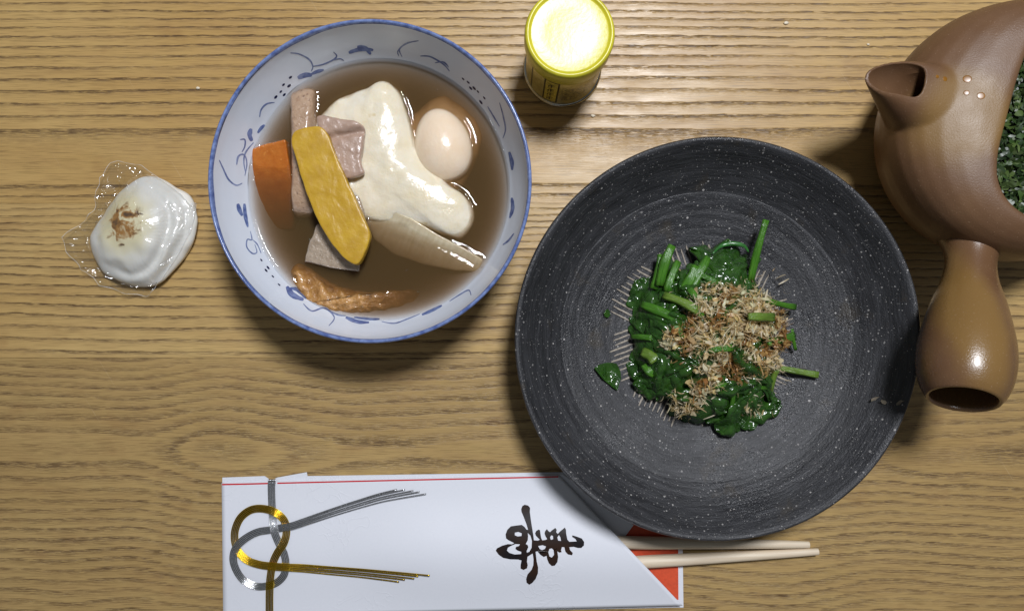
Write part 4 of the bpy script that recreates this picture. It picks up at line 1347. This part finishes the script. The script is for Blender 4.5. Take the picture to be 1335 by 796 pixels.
prism('folded_flap', [W(a, b, 0.0024) for a, b in [(700, 619), (733, 617.5), (826, 684), (811, 704), (760, 690)]], 0.0019, 0.0023, mat_paper, sleeve)
def ribbon_on_front(pts, w, mat, name, lift=0.00008, n=60, t0=0, z0=None):
    pl = interp_profile(pts, n); L, R_ = [], []
    for i, p in enumerate(pl):
        t = pl[min(i + 1, n - 1)] - pl[max(i - 1, 0)]; t.normalize()
        L.append(on_front(p.x - t.y * w / 2, p.y + t.x * w / 2, lift)); R_.append(on_front(p.x + t.y * w / 2, p.y - t.x * w / 2, lift))
    return under(mk(name, L + R_, [(i, i + 1, n + i + 1, n + i) for i in range(n - 1)], mat), front_panel)
ribbon_on_front([(289.6, 631.0), (320, 630.4), (349.5, 629.6)], 2.0, mat_redline, 'red_edge_line')
ribbon_on_front([(361.5, 629.3), (500, 626.0), (640, 622.9), (728, 621.0)], 1.9, mat_redline, 'red_edge_line')

# calligraphy: outline with counters, laid on the panel
K = 140 / 929
glyph = [[(325, 48), (355, 55), (372, 75), (370, 110), (375, 150), (382, 200), (392, 260), (400, 310), (405, 355), (440, 358), (456, 350), (440, 335), (422, 315), (415, 295), (425, 275), (445, 262), (458, 268), (462, 300), (468, 335), (478, 356), (505, 352), (520, 345), (505, 320), (497, 295), (503, 275), (518, 258), (530, 275), (545, 285), (560, 270), (590, 248), (603, 265), (598, 285), (612, 300), (630, 280), (672, 245), (682, 262), (685, 300), (695, 350), (712, 368), (775, 365), (765, 345), (735, 325), (738, 312), (780, 325), (820, 340), (840, 370), (838, 400), (815, 422), (785, 422), (750, 412), (712, 415), (718, 440), (742, 465), (735, 485), (700, 478), (678, 455), (668, 415), (648, 414), (640, 440), (645, 458), (625, 462), (605, 440), (603, 425), (608, 450), (615, 500), (608, 545), (585, 575), (560, 578), (535, 555), (520, 520), (515, 490), (490, 500), (460, 480), (435, 450), (420, 455), (425, 500), (430, 540), (442, 590), (440, 640), (420, 690), (390, 725), (365, 740), (342, 722), (338, 690), (350, 650), (385, 610), (400, 570), (402, 520), (395, 470), (370, 485), (350, 498), (345, 540), (352, 570), (345, 598), (315, 612), (290, 600), (290, 570), (298, 530), (270, 522), (200, 520), (140, 508), (100, 480), (75, 445), (85, 425), (130, 402), (180, 388), (215, 390), (235, 380), (185, 355), (165, 340), (160, 305), (175, 265), (205, 235), (250, 228), (300, 222), (325, 240), (340, 262), (355, 265), (340, 215), (315, 150), (298, 110), (295, 85), (305, 60)],
         [(240, 290), (270, 283), (300, 295), (298, 318), (265, 322), (240, 312)],
         [(352, 292), (375, 315), (388, 360), (385, 420), (365, 455), (345, 462), (342, 450), (357, 415), (350, 395), (335, 388), (352, 355), (355, 320)],
         [(205, 405), (245, 388), (285, 390), (275, 405), (250, 412), (245, 430), (265, 445), (296, 455), (295, 474), (240, 478), (195, 465), (172, 445), (180, 420)],
         [(442, 405), (480, 398), (510, 408), (500, 430), (475, 440), (455, 430)],
         [(540, 430), (560, 425), (575, 440), (580, 480), (560, 505), (540, 495), (530, 460)],
         [(545, 330), (556, 312), (570, 318), (572, 345), (552, 352)],
         [(608, 330), (622, 310), (634, 330), (640, 360), (615, 358)]]
cu = bpy.data.curves.new('glyph', 'CURVE'); cu.dimensions = '2D'; cu.fill_mode = 'BOTH'
for poly in glyph:
    sp = cu.splines.new('POLY'); sp.points.add(len(poly) - 1); sp.use_cyclic_u = True
    for q, (a, b) in zip(sp.points, poly): q.co = ((635 + a * K) / 100, -(650 + b * K) / 100, 0, 1)
cob = bpy.data.objects.new('glyph', cu); COL.objects.link(cob)
bpy.context.view_layer.update()
gm = bpy.data.meshes.new_from_object(cob.evaluated_get(bpy.context.evaluated_depsgraph_get()))
bpy.data.objects.remove(cob)
bm = bmesh.new(); bm.from_mesh(gm)
bmesh.ops.triangulate(bm, faces=bm.faces)
bmesh.ops.subdivide_edges(bm, edges=[e for e in bm.edges if e.calc_length() > 0.03], cuts=2)
for v in bm.verts: v.co = on_front(v.co.x * 100, -v.co.y * 100, 0.00012)
bmesh.ops.recalc_face_normals(bm, faces=bm.faces)
if sum(f.normal.z for f in bm.faces) < 0: bmesh.ops.reverse_faces(bm, faces=bm.faces)
bm.to_mesh(gm); bm.free(); gm.name = 'calligraphy'
go = link('calligraphy', gm, mat_ink); under(go, front_panel)
go['label'] = 'black brushed celebration character printed sideways'

# gold and silver paper cords, five strands each, woven into a loop
def Z6(pts): return [(270 + a * 0.2622, 600 + b * 0.2622) + tuple(r) for a, b, *r in pts]
silver_path = Z6([(322, 92, 0.2), (322, 150, 0.2), (324, 215, 0.1), (328, 280, 0.3), (336, 340, 1.0), (356, 400, 0.5), (384, 460, 0.1), (392, 510, 0.0), (384, 565, 0.2), (345, 605, 0.1), (290, 622, 0.0), (240, 620, 0.1), (185, 592, 0.2), (148, 540, 0.4), (134, 480, 0.9), (150, 425, 1.0), (195, 382, 0.7), (255, 352, 0.4), (320, 342, 0.1), (375, 330, 0.7), (420, 322, 1.0), (520, 290, 0.4), (640, 250, 0.1), (760, 212, 0.2), (860, 182, 0.4), (940, 164, 0.5)])
gold_path = Z6([(312, 790, 0.3), (312, 720, 0.3), (314, 650, 0.8), (318, 580, 1.0), (328, 510, 0.2), (352, 455, 0.6), (385, 405, 0.7), (396, 350, 0.1), (385, 295, 0.3), (345, 255, 0.9), (285, 236, 0.6), (222, 242, 0.3), (170, 280, 0.2), (142, 340, 0.2), (140, 400, 0.1), (160, 452, 0.3), (205, 492, 0.6), (265, 512, 0.8), (330, 520, 1.0), (395, 525, 1.0), (470, 530, 0.5), (600, 542, 0.2), (760, 555, 0.2), (860, 564, 0.4), (940, 572, 0.5)])
def cords(path, spread_px, mat, name, ends):
    npt = 190
    pl = interp_profile(path, npt)
    for k in range(5):
        off0 = (k - 2) * spread_px
        pts = []
        for i, p in enumerate(pl):
            t = pl[min(i + 1, npt - 1)] - pl[max(i - 1, 0)]; tt = Vector((t.x, t.y)).normalized()
            s = Vector((-tt.y, tt.x))
            f = i / (npt - 1)
            fan = 1.0 + 0.9 * max(0.0, (f - 0.80) / 0.20) * (0.4 + 0.25 * ((k * 7) % 3))
            uu = p.x + s.x * off0 * fan; vv = p.y + s.y * off0 * fan
            pts.append(on_front(uu, vv, 0.00055 + 0.0013 * min(1.0, max(0.0, p.z)) + 0.00008 * mnoise.noise(Vector((f * 30, k * 3.1, 0)))))
        # every strand is cut at its own length
        end = pts[-1] - pts[-6]
        for q in range(1, ends[k] + 1): pts.append(pts[-1] + end * 0.2 + Vector((0, 0, 0.00003)))
        vs, fs = tube_mesh(pts, 0.00047, 8)
        under(mk(name, vs, fs, mat), sleeve)
cords(silver_path, 2.05, mat_silv, 'silver_cord', [1, 5, 9, 12, 15])
cords(gold_path, 2.05, mat_gold, 'gold_cord', [18, 12, 10, 5, 2])
# short wrap of the silver cord over the top edge
V, F = [], []
for k in range(5):
    u = 354.5 + (k - 2) * 2.05
    pts = [on_front(u, 631, 0.0006), W(u, 627.5, 0.0036), W(u, 625.5, 0.0022), W(u, 624.5, 0.0008)]
    vs, fs = tube_mesh(interp_profile([tuple(p) for p in pts], 10), 0.00052, 7)
    under(mk('silver_cord', vs, fs, mat_silv), sleeve)

def chop_mat():
    n = NT('willow_wood')
    co = n.coords(); x, y, z = n.sep(co)
    f = n.noise(n.comb(n.mul(x, 22.0), n.mul(y, 900.0), n.mul(z, 900.0)), 1.0, 3.0, 0.6)
    c = n.mix(n.maprange(f, 0.3, 0.7), (0.66, 0.53, 0.38), (0.76, 0.66, 0.51))
    nb = n.bump(f, 0.0002, 0.5)
    return n.surface(n.bsdf(c, 0.5, nb))
mat_chop = chop_mat()
def chopstick(a, b, label):
    path = [a.lerp(b, i / 24) for i in range(25)]
    def rad(f):    # tip at f=0, thick in the middle, tapered again at the hidden end
        return 0.0022 + 0.0021 * min(1.0, f / 0.45) ** 0.8 - (0.0018 * max(0.0, (f - 0.65) / 0.35))
    vs, fs = tube_mesh(path, rad, 12)
    o = mk('chopstick', vs, fs, mat_chop)
    bv = o.modifiers.new('round', 'BEVEL'); bv.width = 0.0004; bv.segments = 2; bv.limit_method = 'ANGLE'
    tag(o, label, 'chopstick', 'pale wooden chopsticks in the sleeve')
chopstick(W(1055, 709.5, 0.0045), W(600, 704, 0.0052), 'pale wooden chopstick nearer the dark dish, partly under its rim')
chopstick(W(1067, 718.5, 0.0045), W(600, 746, 0.0052), 'pale wooden chopstick farther from the dark dish, over the red lining')

# ------------------------------------------------------------------ wrapped sweet
def sweet_mat():
    n = NT('white_sweet')
    co = n.coords()
    c0 = W(157, 290, 0.024)
    mp = n.node('ShaderNodeMapping'); mp.inputs['Location'].default_value = (-c0.x, -c0.y, 0); n.put(mp.inputs[0], co)
    x, y, z = n.sep(mp.outputs[0])
    r = n.math('SQRT', n.add(n.mul(x, x), n.mul(n.mul(y, y), 0.8)))
    cream = n.maprange(n.add(r, n.mul(n.sub(n.noise(co, 120, 2.0), 0.5), 0.008)), 0.025, 0.011, 0, 0.8, smooth=True)
    c = n.mix(cream, (0.83, 0.815, 0.76), (0.82, 0.73, 0.42))
    tn = n.noise(co, 125, 4.0, 0.62, dist=0.9)
    msk = n.maprange(r, 0.0190, 0.005, 0, 1, smooth=True)
    t = n.maprange(n.mul(tn, n.add(n.mul(msk, 0.55), 0.62)), 0.455, 0.58, 0, 1)
    t = n.mul(t, n.maprange(n.add(r, n.mul(n.sub(n.noise(co, 170, 2.0), 0.5), 0.012)), 0.018, 0.013, 0, 1))
    c = n.mix(n.mul(t, 0.95), c, n.mix(n.maprange(tn, 0.52, 0.66), (0.42, 0.19, 0.03), (0.08, 0.028, 0.006)))
    nb = n.bump(n.noise(co, 90, 2.0), 0.0008, 0.5)
    return n.surface(n.bsdf(c, 0.5, nb, Subsurface_Weight=0.3, Subsurface_Radius=(0.9, 0.8, 0.7), Subsurface_Scale=0.004))
sw = Zs([(193, 450), (212, 380), (255, 300), (315, 222), (380, 170), (450, 140), (520, 145), (590, 182), (655, 228), (688, 290), (696, 360), (668, 450), (620, 540), (545, 620), (470, 660), (400, 665), (320, 640), (250, 590), (212, 520)], 60, 190, 0.2764)
sww = outl(sw, 0.012)
mound = closed_curve(outl(Zs([(215, 440), (235, 380), (290, 300), (350, 240), (420, 215), (500, 240), (560, 300), (575, 380), (545, 460), (480, 545), (400, 590), (320, 580), (250, 530)], 60, 190, 0.2764), 0.018), 60)
mcen = sum(mound, Vector()) / len(mound)
mrad = sorted((math.atan2(p.y - mcen.y, p.x - mcen.x), math.hypot(p.x - mcen.x, p.y - mcen.y)) for p in mound)
def sweet_z(x, y, t):
    a = math.atan2(y - mcen.y, x - mcen.x); r = math.hypot(x - mcen.x, y - mcen.y)
    R_ = min(mrad, key=lambda q: abs((q[0] - a + PI) % (2 * PI) - PI))[1]
    q = r / R_
    q += 0.05 * math.sin(2 * a + 1.0)
    s = 1 / (1 + math.exp((q - 0.93) / (0.055 + 0.10 * (0.5 - 0.5 * math.cos(a + 0.6)))))
    side = max(0.0, 0.25 + 0.75 * math.cos(a + 0.5))          # the fold is deepest towards the right and near side
    return 0.0050 * s * (1 - 0.35 * q * q) - 0.0016 * side * math.exp(-((q - 1.04) / 0.07) ** 2) + 0.0016 * side * math.exp(-((q - 1.22) / 0.09) ** 2) - 0.001 * side * math.exp(-((q - 1.38) / 0.05) ** 2)
sweet_o = pillow('white_sweet', sww, 0.0006, 0.0175, sweet_mat(), n=2.15, rings=34, pts=160, amp=0.0018, freq=46, zfun=sweet_z)
tag(sweet_o, 'soft white sweet with a browned swirl mark inside clear wrap', 'sweet')
sw_bvh = BVHTree.FromPolygons([v.co.copy() for v in sweet_o.data.vertices], [tuple(p.vertices) for p in sweet_o.data.polygons])

def film_mat():
    n = NT('clear_cellophane')
    co = n.coords()
    lw = n.node('ShaderNodeLayerWeight'); lw.inputs['Blend'].default_value = 0.5
    nb = n.bump(n.noise(co, 110, 1.0, 0.5, dist=0.6), 0.0006, 0.5)
    n.put(lw.inputs['Normal'], nb)
    fac = n.math('MULTIPLY_ADD', n.math('POWER', lw.outputs['Facing'], 5.0), 0.6, 0.13)
    tr = n.node('ShaderNodeBsdfTransparent'); tr.inputs[0].default_value = (0.97, 0.975, 0.98, 1)
    gl = n.node('ShaderNodeBsdfGlossy'); gl.inputs['Roughness'].default_value = 0.08; n.put(gl.inputs['Normal'], nb)
    gl2 = n.node('ShaderNodeBsdfGlossy'); gl2.inputs['Roughness'].default_value = 0.30; n.put(gl2.inputs['Normal'], nb)
    mg = n.node('ShaderNodeMixShader'); mg.inputs[0].default_value = 0.22; n.put(mg.inputs[1], gl.outputs[0]); n.put(mg.inputs[2], gl2.outputs[0])
    mx = n.node('ShaderNodeMixShader')
    n.put(mx.inputs[0], fac); n.put(mx.inputs[1], tr.outputs[0]); n.put(mx.inputs[2], mg.outputs[0])
    return n.surface(mx.outputs[0])
wr = Zs([(300, 78), (335, 70), (370, 78), (460, 95), (520, 140), (600, 190), (660, 235), (700, 285), (725, 272), (718, 340), (700, 410), (640, 520), (580, 600), (520, 690), (470, 712), (430, 700), (370, 698), (300, 670), (255, 660), (225, 615), (160, 580), (110, 520), (80, 470), (78, 432), (150, 370), (190, 335), (215, 310), (235, 240), (255, 150), (280, 110)], 60, 190, 0.2764)
wrn = random.Random(3)
NWf, NRg = 330, 96
wrw = resample_closed(outl(wr, 0.005), NWf)
wc = W(175, 300, 0.01)
def film_h(x, y):
    hit, nr, _, _ = sw_bvh.ray_cast(Vector((x, y, 0.1)), Vector((0, 0, -1)))
    return hit.z if hit is not None else 0.0
creases = [[(240, 225), (270, 185), (325, 155)], [(200, 300), (225, 270), (245, 262)], [(85, 435), (130, 440), (180, 415), (245, 370)], [(115, 480), (160, 498), (205, 512)], [(165, 345), (185, 340), (200, 320)],
           [(310, 85), (335, 130), (365, 125), (390, 85)], [(350, 95), (360, 140)], [(480, 350), (520, 385), (565, 425)], [(470, 320), (490, 345), (545, 320), (560, 310)], [(430, 262), (446, 255), (455, 278)],
           [(590, 285), (610, 310), (640, 325), (650, 305)], [(570, 442), (600, 440), (632, 418)], [(415, 630), (438, 598)], [(330, 690), (352, 648)], [(258, 668), (272, 632)], [(150, 570), (185, 578), (205, 602)],
           [(500, 112), (560, 160), (640, 215), (690, 285)], [(420, 95), (460, 103), (500, 122)], [(235, 622), (290, 605)], [(540, 300), (640, 330), (680, 420)], [(440, 700), (520, 600), (640, 500), (700, 400)], [(300, 80), (255, 160), (235, 245)],
           [(235, 245), (190, 335), (80, 435)], [(80, 470), (160, 580), (260, 662)], [(480, 175), (500, 190)], [(690, 290), (650, 400), (580, 500), (460, 690)], [(500, 690), (590, 600), (690, 440)]]
csegs = []
for c_ in creases:
    w_ = outl(Zs(c_, 60, 190, 0.2764), 0.012)
    w_ = interp_profile([tuple(p) for p in w_], len(w_) * 5)
    hgt_ = wrn.uniform(0.0011, 0.0019); wid = wrn.uniform(0.0007, 0.0011)
    csegs += [(a_.x, a_.y, b_.x, b_.y, hgt_, wid) for a_, b_ in zip(w_, w_[1:])]
wrs = [p.copy() for p in wrw]
for _ in range(300): wrs = [(wrs[j - 1] + wrs[j] * 2 + wrs[(j + 1) % NWf]) / 4 for j in range(NWf)]
XY = []
for i in range(NRg):
    t = 1.0 - i / (NRg - 1) * 0.99
    for j, p0_ in enumerate(wrw):
        p = p0_.lerp(wrs[j], min(1.0, (1 - t) / 0.25))
        XY.append((wc.x + (p.x - wc.x) * t, wc.y + (p.y - wc.y) * t))
XY = np.array(XY)
hs_ = np.array([film_h(x, y) for x, y in XY]).reshape(NRg, NWf)
# the film is stretched over the sweet: widen the sweet's height field, then relax it down to the table
top = hs_.copy()
for _ in range(6):
    top = np.maximum(top, np.maximum(np.roll(top, 1, 1), np.roll(top, -1, 1)) - 0.0004)
    up = np.vstack([top[:1], top[:-1]]); dn = np.vstack([top[1:], top[-1:]])
    top = np.maximum(top, np.maximum(up, dn) - 0.0004)
zf = np.maximum(top, 0.0016)
for _ in range(60):
    up = np.vstack([zf[:1], zf[:-1]]); dn = np.vstack([zf[1:], zf[-1:]])
    zf = np.maximum(hs_ + 0.0005, 0.25 * (up + dn + np.roll(zf, 1, 1) + np.roll(zf, -1, 1)))
zf = zf.ravel()
nz = np.array([mnoise.noise(Vector((x, y, 0)) * 70) for x, y in XY]); nz2 = np.array([abs(mnoise.noise(Vector((x, y, 5)) * 85)) for x, y in XY])
free = (hs_.ravel() <= 0)
zf += np.where(free, 0.0026 * np.abs(nz) + 0.0040 * (1 - nz2 * 3.0).clip(0), 0.0006 * np.abs(nz) + 0.0006 * (1 - nz2 * 4).clip(0))
for x0, y0, x1, y1, hgt_, wid in csegs:
    m_ = (np.abs(XY[:, 0] - x0) < 0.008) & (np.abs(XY[:, 1] - y0) < 0.008)
    if not m_.any(): continue
    X_, Y_ = XY[m_, 0], XY[m_, 1]
    dx, dy = x1 - x0, y1 - y0
    t_ = np.clip(((X_ - x0) * dx + (Y_ - y0) * dy) / (dx * dx + dy * dy + 1e-15), 0, 1)
    d_ = np.hypot(X_ - x0 - t_ * dx, Y_ - y0 - t_ * dy)
    cr_ = np.zeros(len(XY)); cr_[m_] = hgt_ * np.exp(-(d_ / wid) ** 2) * np.array([1.0 + 0.9 * mnoise.noise(Vector((xx, yy, 2)) * 330) for xx, yy in zip(X_, Y_)])
    if 'crmax' not in globals(): crmax = np.zeros(len(XY))
    crmax = np.maximum(crmax, cr_)
zf += crmax
rings = [[Vector((XY[i * NWf + j, 0], XY[i * NWf + j, 1], zf[i * NWf + j])) for j in range(NWf)] for i in range(NRg)]
vs, fs = rings_mesh(rings, False, True)
wo = mk('cellophane_wrapper', vs, fs, film_mat())
if sum(p.normal.z for p in wo.data.polygons) < 0: wo.data.flip_normals()
edge_path = rings[0] + [rings[0][0]]  # whitish tube added along the film's edge, its pale colour imitating highlight lines
hv, hf = tube_mesh([p + Vector((0, 0, 0.0002)) for p in edge_path[::2]], lambda f: 0.00020 + 0.00016 * mnoise.noise(Vector((f * 40, 0, 0))), 6, 0.8)
nh = NT('edge_glint')
th = nh.node('ShaderNodeBsdfTransparent'); bh = nh.bsdf((0.85, 0.86, 0.88), 0.15); xh = nh.node('ShaderNodeMixShader')
xh.inputs[0].default_value = 0.26; nh.put(xh.inputs[1], th.outputs[0]); nh.put(xh.inputs[2], bh)
mk('film_edge_glint', hv, hf, nh.surface(xh.outputs[0]), wo)
tag(wo, 'crumpled clear cellophane wrapper around the white sweet', 'wrapper')

# ------------------------------------------------------------------ crumbs
mat_crumb = simple('crumb', (0.72, 0.64, 0.50), 0.6, 0.2, 900)
for (u, v, r_, lb) in ((258, 115, 0.0011, 'tiny pale crumb on the table above the wrapped sweet'), (1025, 30, 0.0013, 'tiny pale crumb on the table between tin and teapot'),
                       (773, 151, 0.0012, 'tiny white crumb on the table just below the spice tin'), (1132, 58, 0.0008, 'tiny pale crumb on the table above the teapot spout')):
    bm = bmesh.new(); bmesh.ops.create_icosphere(bm, subdivisions=2, radius=1)
    c = W(u, v, r_ * 0.5)
    for vv in bm.verts:
        k = 1 + 0.5 * mnoise.noise(vv.co * 1.7 + Vector((u, v, 0)))
        vv.co = c + Vector((vv.co.x * r_ * 1.3 * k, vv.co.y * r_ * 0.8 * k, vv.co.z * r_ * 0.5 * k))
    m_ = bpy.data.meshes.new('crumb'); bm.to_mesh(m_); bm.free()
    tag(link('crumb', m_, mat_crumb), lb, 'crumb', 'crumbs on the table')
